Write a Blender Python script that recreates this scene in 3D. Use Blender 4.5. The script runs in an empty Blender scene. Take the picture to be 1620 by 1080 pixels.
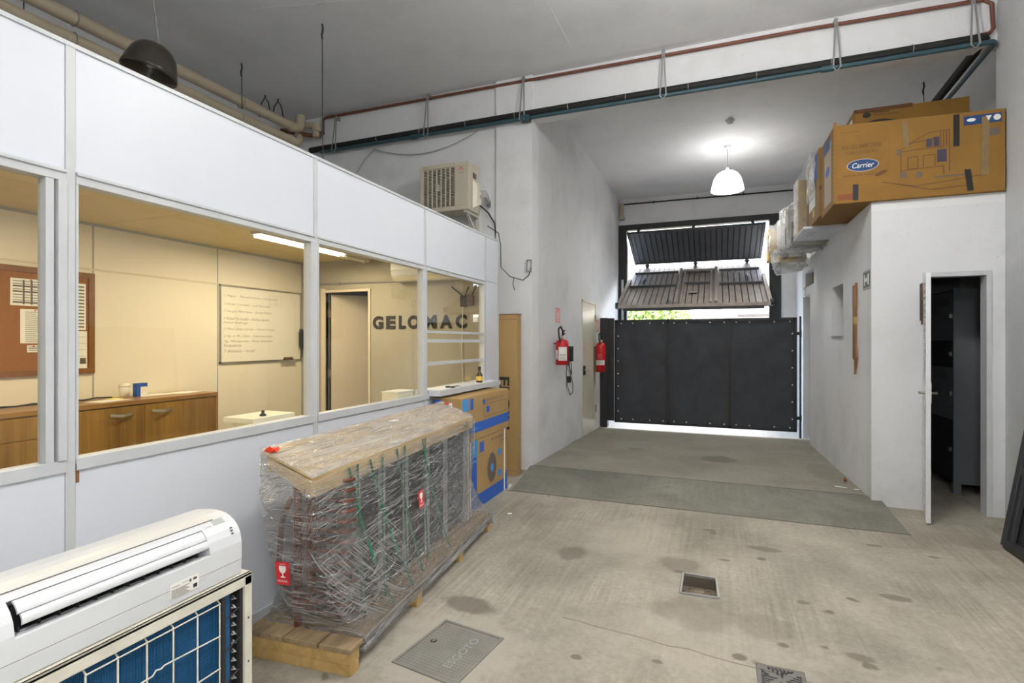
import bpy, bmesh, math, random
from mathutils import Vector, Matrix
from math import sin, cos, pi, radians
random.seed(7)
SC = bpy.context.scene
COL = SC.collection
V = Vector

# ------------------------------------------------------------------ camera, world, sun, exposure
cam_d = bpy.data.cameras.new('camera'); cam = bpy.data.objects.new('camera', cam_d); COL.objects.link(cam)
cam_d.sensor_width = 36.0; cam_d.lens = 828.0 / 1620.0 * 36.0
cam.location = (0, 0, 1.45); cam.rotation_euler = (radians(90), 0, radians(21.3))
cam_d.clip_start = 0.05; cam_d.clip_end = 200
SC.camera = cam
SC.view_settings.view_transform = 'Standard'; SC.view_settings.look = 'None'
SC.view_settings.gamma = 1.0; SC.view_settings.use_curve_mapping = False
SC.view_settings.exposure = -0.08
w = bpy.data.worlds.new('sky'); SC.world = w; w.use_nodes = True
nt = w.node_tree; bg = nt.nodes['Background']
sky = nt.nodes.new('ShaderNodeTexSky'); sky.sky_type = 'NISHITA'; sky.sun_disc = False
sky.sun_elevation = radians(38); sky.sun_rotation = radians(150); sky.dust_density = 4.0
nt.links.new(sky.outputs['Color'], bg.inputs['Color']); bg.inputs['Strength'].default_value = 2.1
sun_d = bpy.data.lights.new('sun', 'SUN'); sun = bpy.data.objects.new('sun', sun_d); COL.objects.link(sun)
sun_d.energy = 9.0; sun_d.angle = radians(34); sun_d.color = (1, .96, .9)
SUN_DIR = V((-0.03, -1.0, -0.52)).normalized()
sun.rotation_euler = SUN_DIR.to_track_quat('-Z', 'Y').to_euler()

fl_d = bpy.data.lights.new('photo_flash', 'POINT'); flash = bpy.data.objects.new('photo_flash', fl_d); COL.objects.link(flash)
fl_d.energy = 62; fl_d.shadow_soft_size = .10; fl_d.color = (.97, .985, 1.0); flash.location = (.22, -.10, 1.72)      # the photographer's diffused flash

# ------------------------------------------------------------------ materials
def newmat(name):
    m = bpy.data.materials.new(name); m.use_nodes = True
    return m, m.node_tree, m.node_tree.nodes['Principled BSDF']
def N(t, kind, **kw):
    n = t.nodes.new(kind)
    for k, v in kw.items():
        if k.startswith('i_'):
            key = k[2:].replace('_', ' ')
            n.inputs[key].default_value = v
        else: setattr(n, k, v)
    return n
def c4(c): return (c[0], c[1], c[2], 1.0)
def coords(t, scale=(1, 1, 1), rot=(0, 0, 0), src='Object'):
    tc = N(t, 'ShaderNodeTexCoord'); mp = N(t, 'ShaderNodeMapping')
    mp.inputs['Scale'].default_value = scale; mp.inputs['Rotation'].default_value = rot
    t.links.new(tc.outputs[src], mp.inputs['Vector']); return mp.outputs['Vector']
def mat(name, col, rough=.5, metal=0.0, var=0.0, vscale=6.0, bump=0.0, bscale=60.0, spec=.5, stretch=(1, 1, 1), col2=None):
    """plain surface: base colour with a soft noise variation (wear, grain) and fine relief"""
    m, t, b = newmat(name)
    b.inputs['Roughness'].default_value = rough; b.inputs['Metallic'].default_value = metal
    b.inputs['Specular IOR Level'].default_value = spec
    b.inputs['Base Color'].default_value = c4(col)
    if var > 0 or col2:
        v = coords(t, stretch)
        n = N(t, 'ShaderNodeTexNoise', i_Scale=vscale, i_Detail=5.0, i_Roughness=.6); t.links.new(v, n.inputs['Vector'])
        r = N(t, 'ShaderNodeValToRGB'); r.color_ramp.elements[0].position = .32; r.color_ramp.elements[1].position = .68
        c2 = col2 if col2 else tuple(x * (1 - var) for x in col)
        r.color_ramp.elements[0].color = c4(c2); r.color_ramp.elements[1].color = c4(col)
        t.links.new(n.outputs['Fac'], r.inputs['Fac']); t.links.new(r.outputs['Color'], b.inputs['Base Color'])
    if bump > 0:
        v2 = coords(t, stretch)
        n2 = N(t, 'ShaderNodeTexNoise', i_Scale=bscale, i_Detail=4.0); t.links.new(v2, n2.inputs['Vector'])
        bp = N(t, 'ShaderNodeBump', i_Strength=bump, i_Distance=.01); t.links.new(n2.outputs['Fac'], bp.inputs['Height'])
        t.links.new(bp.outputs['Normal'], b.inputs['Normal'])
    return m
def emit(name, col, s):
    m, t, b = newmat(name); b.inputs['Base Color'].default_value = c4(col)
    b.inputs['Emission Color'].default_value = c4(col); b.inputs['Emission Strength'].default_value = s; return m
def clear(name, tint=(1, 1, 1), gloss=.08, rough=.02, haze=0.0, hazecol=(.8, .8, .8), bump=None):
    """thin clear sheet: fresnel gloss over a transparent body with some white haze"""
    m, t, b = newmat(name); t.nodes.remove(b)
    out = t.nodes['Material Output']
    tr = N(t, 'ShaderNodeBsdfTransparent'); tr.inputs['Color'].default_value = c4(tint)
    df = N(t, 'ShaderNodeBsdfDiffuse'); df.inputs['Color'].default_value = c4(hazecol)
    gl = N(t, 'ShaderNodeBsdfAnisotropic' if False else 'ShaderNodeBsdfGlossy'); gl.inputs['Roughness'].default_value = rough
    m1 = N(t, 'ShaderNodeMixShader'); m1.inputs['Fac'].default_value = haze
    t.links.new(tr.outputs[0], m1.inputs[1]); t.links.new(df.outputs[0], m1.inputs[2])
    lw = N(t, 'ShaderNodeLayerWeight'); lw.inputs['Blend'].default_value = .5
    pw = N(t, 'ShaderNodeMath', operation='POWER'); pw.inputs[1].default_value = 5.0; t.links.new(lw.outputs['Facing'], pw.inputs[0])
    add = N(t, 'ShaderNodeMath', operation='ADD'); add.inputs[1].default_value = gloss + .03; add.use_clamp = True; t.links.new(pw.outputs[0], add.inputs[0])
    m2 = N(t, 'ShaderNodeMixShader'); t.links.new(add.outputs[0], m2.inputs['Fac'])
    t.links.new(m1.outputs[0], m2.inputs[1]); t.links.new(gl.outputs[0], m2.inputs[2])
    t.links.new(m2.outputs[0], out.inputs['Surface'])
    if bump:
        rot, sc, st, dist = bump
        prev = None
        for k, (r_, s_) in enumerate(zip(rot, sc)):
            v = coords(t, s_, r_)
            n = N(t, 'ShaderNodeTexNoise', i_Scale=1.0, i_Detail=3.0, i_Roughness=.65); t.links.new(v, n.inputs['Vector'])
            bp = N(t, 'ShaderNodeBump', i_Strength=st, i_Distance=dist); t.links.new(n.outputs['Fac'], bp.inputs['Height'])
            if prev: t.links.new(prev.outputs['Normal'], bp.inputs['Normal'])
            prev = bp
        t.links.new(prev.outputs['Normal'], gl.inputs['Normal']); t.links.new(prev.outputs['Normal'], df.inputs['Normal'])
        if haze > 0:
            v = coords(t, sc[0], rot[0]); n = N(t, 'ShaderNodeTexNoise', i_Scale=.35, i_Detail=4.0); t.links.new(v, n.inputs['Vector'])
            mr = N(t, 'ShaderNodeMapRange'); mr.inputs['From Min'].default_value = .35; mr.inputs['From Max'].default_value = .75
            mr.inputs['To Min'].default_value = haze * .35; mr.inputs['To Max'].default_value = min(1, haze * 2.0)
            t.links.new(n.outputs['Fac'], mr.inputs['Value']); t.links.new(mr.outputs[0], m1.inputs['Fac'])
    return m
def plaster(name, col, dirt=(.42, .40, .36), amount=.5, low=0.9):
    """painted masonry: smudges and scuffs, more dirt low on the wall"""
    m, t, b = newmat(name); b.inputs['Roughness'].default_value = .75; b.inputs['Specular IOR Level'].default_value = .3
    v = coords(t, (1, 1, 1))
    n = N(t, 'ShaderNodeTexNoise', i_Scale=1.6, i_Detail=8.0, i_Roughness=.65); t.links.new(v, n.inputs['Vector'])
    sx = N(t, 'ShaderNodeSeparateXYZ'); t.links.new(v, sx.inputs[0])
    mr = N(t, 'ShaderNodeMapRange'); mr.inputs['From Min'].default_value = 0; mr.inputs['From Max'].default_value = low
    mr.inputs['To Min'].default_value = .14; mr.inputs['To Max'].default_value = 0.0; t.links.new(sx.outputs['Z'], mr.inputs['Value'])
    ad = N(t, 'ShaderNodeMath', operation='ADD'); t.links.new(n.outputs['Fac'], ad.inputs[0]); t.links.new(mr.outputs[0], ad.inputs[1])
    r = N(t, 'ShaderNodeValToRGB'); e = r.color_ramp.elements
    e[0].position = .50; e[0].color = (0, 0, 0, 1); e[1].position = .82; e[1].color = (1, 1, 1, 1)
    t.links.new(ad.outputs[0], r.inputs['Fac'])
    ml = N(t, 'ShaderNodeMath', operation='MULTIPLY'); ml.inputs[1].default_value = amount; t.links.new(r.outputs['Color'], ml.inputs[0])
    mx = N(t, 'ShaderNodeMix', data_type='RGBA'); mx.inputs['A'].default_value = c4(col); mx.inputs['B'].default_value = c4(dirt)
    t.links.new(ml.outputs[0], mx.inputs['Factor']); 
    # small scuffs
    vo = N(t, 'ShaderNodeTexNoise', i_Scale=22.0, i_Detail=2.0); t.links.new(v, vo.inputs['Vector'])
    r2 = N(t, 'ShaderNodeValToRGB'); r2.color_ramp.elements[0].position = .70; r2.color_ramp.elements[1].position = .78
    r2.color_ramp.elements[0].color = (0, 0, 0, 1); r2.color_ramp.elements[1].color = (.35, .35, .35, 1)
    t.links.new(vo.outputs['Fac'], r2.inputs['Fac'])
    mx2 = N(t, 'ShaderNodeMix', data_type='RGBA'); mx2.inputs['B'].default_value = c4(dirt)
    t.links.new(mx.outputs['Result'], mx2.inputs['A']); t.links.new(r2.outputs['Color'], mx2.inputs['Factor'])
    t.links.new(mx2.outputs['Result'], b.inputs['Base Color'])
    n3 = N(t, 'ShaderNodeTexNoise', i_Scale=55.0, i_Detail=5.0); t.links.new(v, n3.inputs['Vector'])
    bp = N(t, 'ShaderNodeBump', i_Strength=.25, i_Distance=.006); t.links.new(n3.outputs['Fac'], bp.inputs['Height'])
    t.links.new(bp.outputs['Normal'], b.inputs['Normal'])
    return m
def concrete(name, c1, c2, stain, streak=.5, spots=.5, rough=.8, axis='Y', blobs=(), pale=()):
    m, t, b = newmat(name); b.inputs['Roughness'].default_value = rough; b.inputs['Specular IOR Level'].default_value = .35
    v = coords(t)
    n = N(t, 'ShaderNodeTexNoise', i_Scale=1.3, i_Detail=9.0, i_Roughness=.62, i_Distortion=.4); t.links.new(v, n.inputs['Vector'])
    r = N(t, 'ShaderNodeValToRGB'); r.color_ramp.elements[0].position = .36; r.color_ramp.elements[1].position = .66
    r.color_ramp.elements[0].color = c4(c2); r.color_ramp.elements[1].color = c4(c1); t.links.new(n.outputs['Fac'], r.inputs['Fac'])
    # broom streaks along the depth
    vs = coords(t, (38, 1.1, 1) if axis == 'Y' else (1.1, 38, 1), (0, 0, radians(4)))
    s = N(t, 'ShaderNodeTexNoise', i_Scale=1.0, i_Detail=4.0, i_Roughness=.7); t.links.new(vs, s.inputs['Vector'])
    rs = N(t, 'ShaderNodeValToRGB'); rs.color_ramp.elements[0].position = .38; rs.color_ramp.elements[1].position = .62
    k0 = 1 - .42 * streak; rs.color_ramp.elements[0].color = (k0, k0, k0, 1); rs.color_ramp.elements[1].color = (1.12, 1.12, 1.10, 1)
    t.links.new(s.outputs['Fac'], rs.inputs['Fac'])
    msk = N(t, 'ShaderNodeTexNoise', i_Scale=.9, i_Detail=2.0); t.links.new(v, msk.inputs['Vector'])
    rm = N(t, 'ShaderNodeValToRGB'); rm.color_ramp.elements[0].position = .40; rm.color_ramp.elements[1].position = .62
    t.links.new(msk.outputs['Fac'], rm.inputs['Fac'])
    mx = N(t, 'ShaderNodeMix', data_type='RGBA', blend_type='MULTIPLY'); t.links.new(r.outputs['Color'], mx.inputs['A'])
    t.links.new(rs.outputs['Color'], mx.inputs['B']); t.links.new(rm.outputs['Color'], mx.inputs['Factor'])
    # speckle
    sp = N(t, 'ShaderNodeTexNoise', i_Scale=30.0, i_Detail=6.0, i_Roughness=.75); t.links.new(v, sp.inputs['Vector'])
    rp = N(t, 'ShaderNodeValToRGB'); rp.color_ramp.elements[0].position = .3; rp.color_ramp.elements[1].position = .7
    rp.color_ramp.elements[0].color = (.78, .78, .76, 1); rp.color_ramp.elements[1].color = (1.1, 1.1, 1.1, 1); t.links.new(sp.outputs['Fac'], rp.inputs['Fac'])
    mx2 = N(t, 'ShaderNodeMix', data_type='RGBA', blend_type='MULTIPLY'); mx2.inputs['Factor'].default_value = 1
    t.links.new(mx.outputs['Result'], mx2.inputs['A']); t.links.new(rp.outputs['Color'], mx2.inputs['B'])
    # dark oil spots
    vo = N(t, 'ShaderNodeTexVoronoi', i_Scale=3.2); vd = N(t, 'ShaderNodeTexNoise', i_Scale=9.0, i_Detail=3.0)
    t.links.new(v, vd.inputs['Vector'])
    ad = N(t, 'ShaderNodeMix', data_type='RGBA'); ad.inputs['Factor'].default_value = .12
    t.links.new(v, ad.inputs['A']); t.links.new(vd.outputs['Color'], ad.inputs['B']); t.links.new(ad.outputs['Result'], vo.inputs['Vector'])
    ro = N(t, 'ShaderNodeValToRGB'); ro.color_ramp.elements[0].position = .055; ro.color_ramp.elements[1].position = .10
    ro.color_ramp.elements[0].color = (spots, spots, spots, 1); ro.color_ramp.elements[1].color = (0, 0, 0, 1)
    t.links.new(vo.outputs['Distance'], ro.inputs['Fac'])
    mx3 = N(t, 'ShaderNodeMix', data_type='RGBA'); mx3.inputs['B'].default_value = c4(stain)
    t.links.new(mx2.outputs['Result'], mx3.inputs['A']); t.links.new(ro.outputs['Color'], mx3.inputs['Factor'])
    last = mx3
    wob = N(t, 'ShaderNodeTexNoise', i_Scale=7.0, i_Detail=5.0, i_Roughness=.65); t.links.new(v, wob.inputs['Vector'])
    def marks(lst, colr, src):
        acc = None
        for (bx, by, rx, ry, st) in lst:
            sb = N(t, 'ShaderNodeVectorMath', operation='SUBTRACT'); sb.inputs[1].default_value = (bx, by, 0); t.links.new(v, sb.inputs[0])
            sm = N(t, 'ShaderNodeVectorMath', operation='MULTIPLY'); sm.inputs[1].default_value = (1 / rx, 1 / ry, 0); t.links.new(sb.outputs[0], sm.inputs[0])
            ln = N(t, 'ShaderNodeVectorMath', operation='LENGTH'); t.links.new(sm.outputs[0], ln.inputs[0])
            ma = N(t, 'ShaderNodeMath', operation='MULTIPLY_ADD'); ma.inputs[1].default_value = 1.5; t.links.new(wob.outputs['Fac'], ma.inputs[0]); t.links.new(ln.outputs['Value'], ma.inputs[2])
            mr = N(t, 'ShaderNodeMapRange', interpolation_type='SMOOTHSTEP'); mr.inputs['From Min'].default_value = 1.95; mr.inputs['From Max'].default_value = 1.45
            mr.inputs['To Min'].default_value = 0; mr.inputs['To Max'].default_value = st; t.links.new(ma.outputs[0], mr.inputs['Value'])
            if acc is None: acc = mr.outputs[0]
            else:
                mm = N(t, 'ShaderNodeMath', operation='MAXIMUM'); t.links.new(acc, mm.inputs[0]); t.links.new(mr.outputs[0], mm.inputs[1]); acc = mm.outputs[0]
        if acc is None: return src
        mk = N(t, 'ShaderNodeMix', data_type='RGBA'); mk.inputs['B'].default_value = c4(colr); t.links.new(src.outputs['Result'], mk.inputs['A']); t.links.new(acc, mk.inputs['Factor']); return mk
    last = marks(pale, tuple(x * 1.02 for x in c1), last); last = marks(blobs, tuple(x * 1.25 for x in stain), last)
    t.links.new(last.outputs['Result'], b.inputs['Base Color'])
    bp = N(t, 'ShaderNodeBump', i_Strength=.35, i_Distance=.008); t.links.new(sp.outputs['Fac'], bp.inputs['Height'])
    bp2 = N(t, 'ShaderNodeBump', i_Strength=.25 * streak, i_Distance=.01); t.links.new(s.outputs['Fac'], bp2.inputs['Height'])
    t.links.new(bp.outputs['Normal'], bp2.inputs['Normal']); t.links.new(bp2.outputs['Normal'], b.inputs['Normal'])
    return m
def woodmat(name, c1, c2, scale=(14, 1.2, 14), rough=.5, band=2.0):
    m, t, b = newmat(name); b.inputs['Roughness'].default_value = rough
    v = coords(t, scale)
    n = N(t, 'ShaderNodeTexNoise', i_Scale=band, i_Detail=6.0, i_Roughness=.6, i_Distortion=.6); t.links.new(v, n.inputs['Vector'])
    r = N(t, 'ShaderNodeValToRGB'); r.color_ramp.elements[0].position = .35; r.color_ramp.elements[1].position = .65
    r.color_ramp.elements[0].color = c4(c2); r.color_ramp.elements[1].color = c4(c1); t.links.new(n.outputs['Fac'], r.inputs['Fac'])
    t.links.new(r.outputs['Color'], b.inputs['Base Color'])
    bp = N(t, 'ShaderNodeBump', i_Strength=.2, i_Distance=.004); t.links.new(n.outputs['Fac'], bp.inputs['Height']); t.links.new(bp.outputs['Normal'], b.inputs['Normal'])
    return m

M = {}
M['floor'] = concrete('floor_concrete', (.41, .375, .315), (.245, .225, .185), (.11, .095, .075), .42, .8,
    blobs=[(-1.26, 2.60, .15, .09, .75), (-.92, 3.50, .09, .13, .7), (-.22, 3.56, .15, .12, .6), (-.10, 2.98, .24, .17, .45), (.22, 2.95, .16, .14, .4), (.30, 4.05, .12, .05, .7), (.95, 3.55, .08, .035, .8), (.62, 2.82, .06, .035, .8),
           (.10, 2.62, .035, .03, .9), (.30, 2.80, .03, .025, .9), (-.25, 2.45, .03, .02, .8), (.05, 3.75, .035, .02, .8), (-.05, 4.3, .05, .02, .9), (-.02, 4.25, .03, .035, .9), (1.05, 4.4, .05, .02, .9), (.45, 3.3, .035, .025, .8), (1.45, 3.2, .04, .03, .8), (1.2, 2.7, .05, .03, .7), (-.6, 2.35, .025, .02, .8), (1.7, 4.75, .22, .16, .35)],
    pale=[(-1.165, 2.185, .34, .36, .7), (-.15, 2.70, .6, .25, .35), (-.55, 3.9, .35, .5, .35)])
M['ramp'] = concrete('ramp_cement', (.235, .23, .195), (.145, .142, .118), (.11, .10, .08), .15, .3)
M['corridor'] = concrete('corridor_concrete', (.30, .28, .235), (.225, .21, .175), (.12, .11, .09), .15, .4, axis='X', blobs=[(.02, 6.9, .20, .24, .95), (-1.0, 7.2, .12, .1, .5), (1.1, 6.6, .18, .5, .35)])
M['pave'] = concrete('pavement', (.62, .61, .58), (.5, .49, .46), (.3, .3, .28), .1, .1)
M['ceil'] = plaster('ceiling_paint', (.75, .75, .765), (.42, .42, .43), .35)
M['wall'] = plaster('white_masonry_paint', (.74, .745, .76), (.46, .44, .40), .45)
M['wall_g'] = plaster('off_white_masonry', (.66, .665, .67), (.40, .385, .35), .5)
M['wall_r'] = plaster('grey_painted_masonry', (.50, .51, .52), (.30, .29, .27), .5)
M['wall_b'] = plaster('white_block_paint', (.68, .69, .71), (.42, .40, .36), .5)
M['office_grey'] = mat('office_grey_paint', (.40, .37, .30), .8, var=.06)
M['office_wall'] = mat('cream_panel', (.80, .74, .62), .55, var=.04, vscale=2)
M['office_ceil'] = mat('office_ceiling_board', (.66, .54, .29), .6, var=.05)
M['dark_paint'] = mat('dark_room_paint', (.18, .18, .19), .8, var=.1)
M['panel'] = mat('white_partition_panel', (.655, .685, .745), .42, var=.03, vscale=3, bump=.04, bscale=180)
M['alu'] = mat('white_lacquered_aluminium', (.55, .57, .585), .4, metal=0.0, var=.08, vscale=9)
M['alu_d'] = mat('grey_channel', (.40, .41, .40), .5)
M['glass'] = clear('window_glass', (.975, .98, .965), .008, .0, .003)
M['white'] = mat('white_plastic', (.66, .675, .69), .35, var=.05, vscale=5)
M['cream_plastic'] = mat('yellowed_plastic', (.80, .76, .62), .45, var=.06)
M['cream_metal'] = mat('cream_sheet_metal', (.70, .67, .57), .5, var=.18, vscale=11)
M['beige_ac'] = mat('beige_enamel', (.58, .53, .42), .5, var=.08)
M['blackp'] = mat('black_plastic', (.018, .018, .02), .45)
M['blackm'] = mat('black_painted_steel', (.016, .017, .018), .5, var=.2, vscale=12)
M['darkm'] = mat('dark_steel', (.03, .032, .036), .55, var=.3, vscale=8)
M['gatefab'] = mat('dark_mesh_fabric', (.042, .047, .056), .7, var=.25, vscale=5, bump=.3, bscale=300)
M['shaded_slat'] = mat('shaded_grey_slat', (.075, .08, .088), .55, var=.2, vscale=6)  # upper leaf slats: their shade is put into the darker colour
M['slat'] = mat('lit_weathered_slat', (.34, .30, .265), .6, var=.3, vscale=7, stretch=(1, .3, 1))  # lower leaf: the stronger light on it is put into the paler colour
M['bluefin'] = mat('blue_coil_fins', (.012, .115, .27), .6, var=.25, vscale=9, bump=.5, bscale=150, stretch=(1, .1, 1))
M['steel'] = mat('brushed_steel', (.62, .60, .56), .28, metal=1.0)
M['galv'] = mat('galvanised_metal', (.38, .38, .38), .45, metal=.6, var=.15)
M['brass'] = mat('worn_brass', (.45, .36, .2), .4, metal=.8)
M['copper'] = mat('dull_copper', (.26, .085, .05), .38, metal=.7, var=.3, vscale=15)
M['copperpipe'] = mat('brown_copper_pipe', (.20, .075, .05), .55, metal=.2, var=.3, vscale=10)
M['insul'] = mat('black_foam_insulation', (.012, .013, .013), .75, var=.3, vscale=10)
M['teal'] = mat('teal_pvc', (.035, .085, .105), .5, var=.2)
M['beigepipe'] = mat('beige_pvc_pipe', (.50, .43, .31), .5, var=.12, vscale=4)
M['carton'] = mat('brown_cardboard', (.38, .24, .095), .8, var=.10, vscale=5, bump=.1, bscale=40)
M['carton_o'] = mat('orange_brown_cardboard', (.235, .12, .018), .8, var=.14, vscale=4, bump=.1, bscale=40)
M['carton_y'] = mat('yellow_cardboard', (.62, .44, .17), .8, var=.10)
M['ink_blue'] = mat('blue_print', (.022, .10, .42), .7)
M['ink_navy'] = mat('navy_print', (.010, .045, .15), .7)
M['ink_lblue'] = mat('light_blue_print', (.05, .27, .60), .7)
M['ink_black'] = mat('black_print', (.02, .018, .016), .7)
M['ink_grey'] = mat('grey_print', (.12, .095, .08), .8)
M['ink_brown'] = mat('brown_print', (.12, .05, .02), .8)
M['paper'] = mat('white_paper', (.82, .81, .77), .8, var=.03)
M['tape'] = mat('black_tape', (.01, .01, .01), .4)
M['tapeclear'] = mat('clear_brown_tape', (.22, .15, .07), .2, var=.2, vscale=20)
M['red'] = mat('red_enamel', (.55, .012, .015), .22)
M['redlab'] = mat('red_sticker', (.58, .02, .03), .4)
M['redtape'] = mat('red_tape', (.75, .06, .02), .3)
M['green'] = mat('green_strap', (.012, .16, .085), .4)
M['pine'] = woodmat('pine_board', (.72, .56, .33), (.60, .44, .23), (9, 2, 9))
M['pallet'] = woodmat('weathered_pallet_wood', (.34, .245, .135), (.19, .135, .075), (14, 2.0, 14), .75)
M['palletblk'] = woodmat('yellow_pine_block', (.50, .34, .13), (.35, .22, .07), (8, 8, 8), .7)
M['walnut'] = woodmat('striped_wood_veneer', (.35, .20, .045), (.19, .095, .018), (4, 7.5, .35), .38, 1.6)
M['walnut_top'] = woodmat('veneer_top', (.33, .18, .055), (.24, .12, .035), (3, .6, 3), .35)
M['rustwood'] = woodmat('brown_batten', (.25, .115, .04), (.13, .055, .018), (12, 12, 1.5), .6)
M['cork'] = mat('cork', (.30, .115, .014), .85, var=.15, vscale=60, bump=.2, bscale=200)
M['corkframe'] = woodmat('cork_frame', (.25, .10, .02), (.17, .07, .012), (5, 5, 5), .5)
M['wb'] = mat('whiteboard_enamel', (.80, .78, .70), .2, var=.02)
M['pen'] = mat('marker_ink', (.30, .26, .22), .7)
M['finsdark'] = mat('dark_fin_pack', (.055, .06, .068), .5, metal=.4, var=.3, vscale=12)
M['finsgrey'] = mat('grey_galvanised_end_plate', (.30, .31, .31), .45, metal=.3)
M['door_beige'] = mat('beige_door_paint', (.60, .57, .46), .35, var=.05)
M['frame_beige'] = mat('beige_frame', (.66, .58, .46), .5)
M['locker'] = mat('grey_locker_steel', (.13, .14, .155), .5, var=.06)
M['exitgreen'] = mat('dark_green_sign', (.012, .06, .03), .4)
M['lamp_on'] = emit('glowing_shade', (1, .985, .95), 7.0)
M['tube_on'] = emit('glowing_tube', (1, .93, .74), 7.0)
M['tube_off'] = mat('unlit_tube', (.8, .75, .62), .3)
M['shade'] = clear('smoked_acrylic', (.30, .265, .21), .05, .18, .30, (.16, .135, .10))
M['foil'] = clear('crumpled_film', (.94, .94, .92), .16, .10, .20, (.80, .80, .76), bump=(((.3, .5, .2), (1.1, .2, .7)), ((16, 16, 16), (40, 40, 40)), .9, .05))
M['wrap'] = clear('stretch_film', (.95, .945, .94), .17, .065, .12, (.78, .77, .76),
                  bump=(((radians(24), 0, 0), (radians(-14), 0, 0), (radians(50), 0, 0)), ((8, 3.0, 75), (6, 4.0, 55), (10, 6.0, 40)), 1.0, .028))
M['crease'] = clear('film_fold', (.97, .97, .97), .5, .10, .45, (.92, .92, .92))  # white haze paints flash highlights onto the film folds
M['wrap_top'] = clear('layered_film', (.96, .955, .95), .16, .07, .34, (.80, .78, .74), bump=(((0, 0, radians(18)), (0, 0, radians(-25))), ((60, 6, 20), (40, 9, 20)), 1.0, .02))
M['hem'] = clear('bunched_film', (.9, .9, .9), .16, .14, .55, (.70, .70, .70), bump=(((0, 0, 0), (.3, 0, 0)), ((20, 4, 60), (40, 9, 50)), 1.0, .05))
M['leaf'] = mat('leaf_green', (.22, .36, .10), .6, var=.4, vscale=3)
M['bark'] = mat('bark', (.12, .09, .06), .9)
M['housew'] = mat('white_render', (.72, .72, .70), .8, var=.05)
M['pinkish'] = mat('brown_pink_pillar', (.22, .15, .14), .8)
M['awn'] = mat('pale_fascia', (.55, .55, .52), .6)

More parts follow.
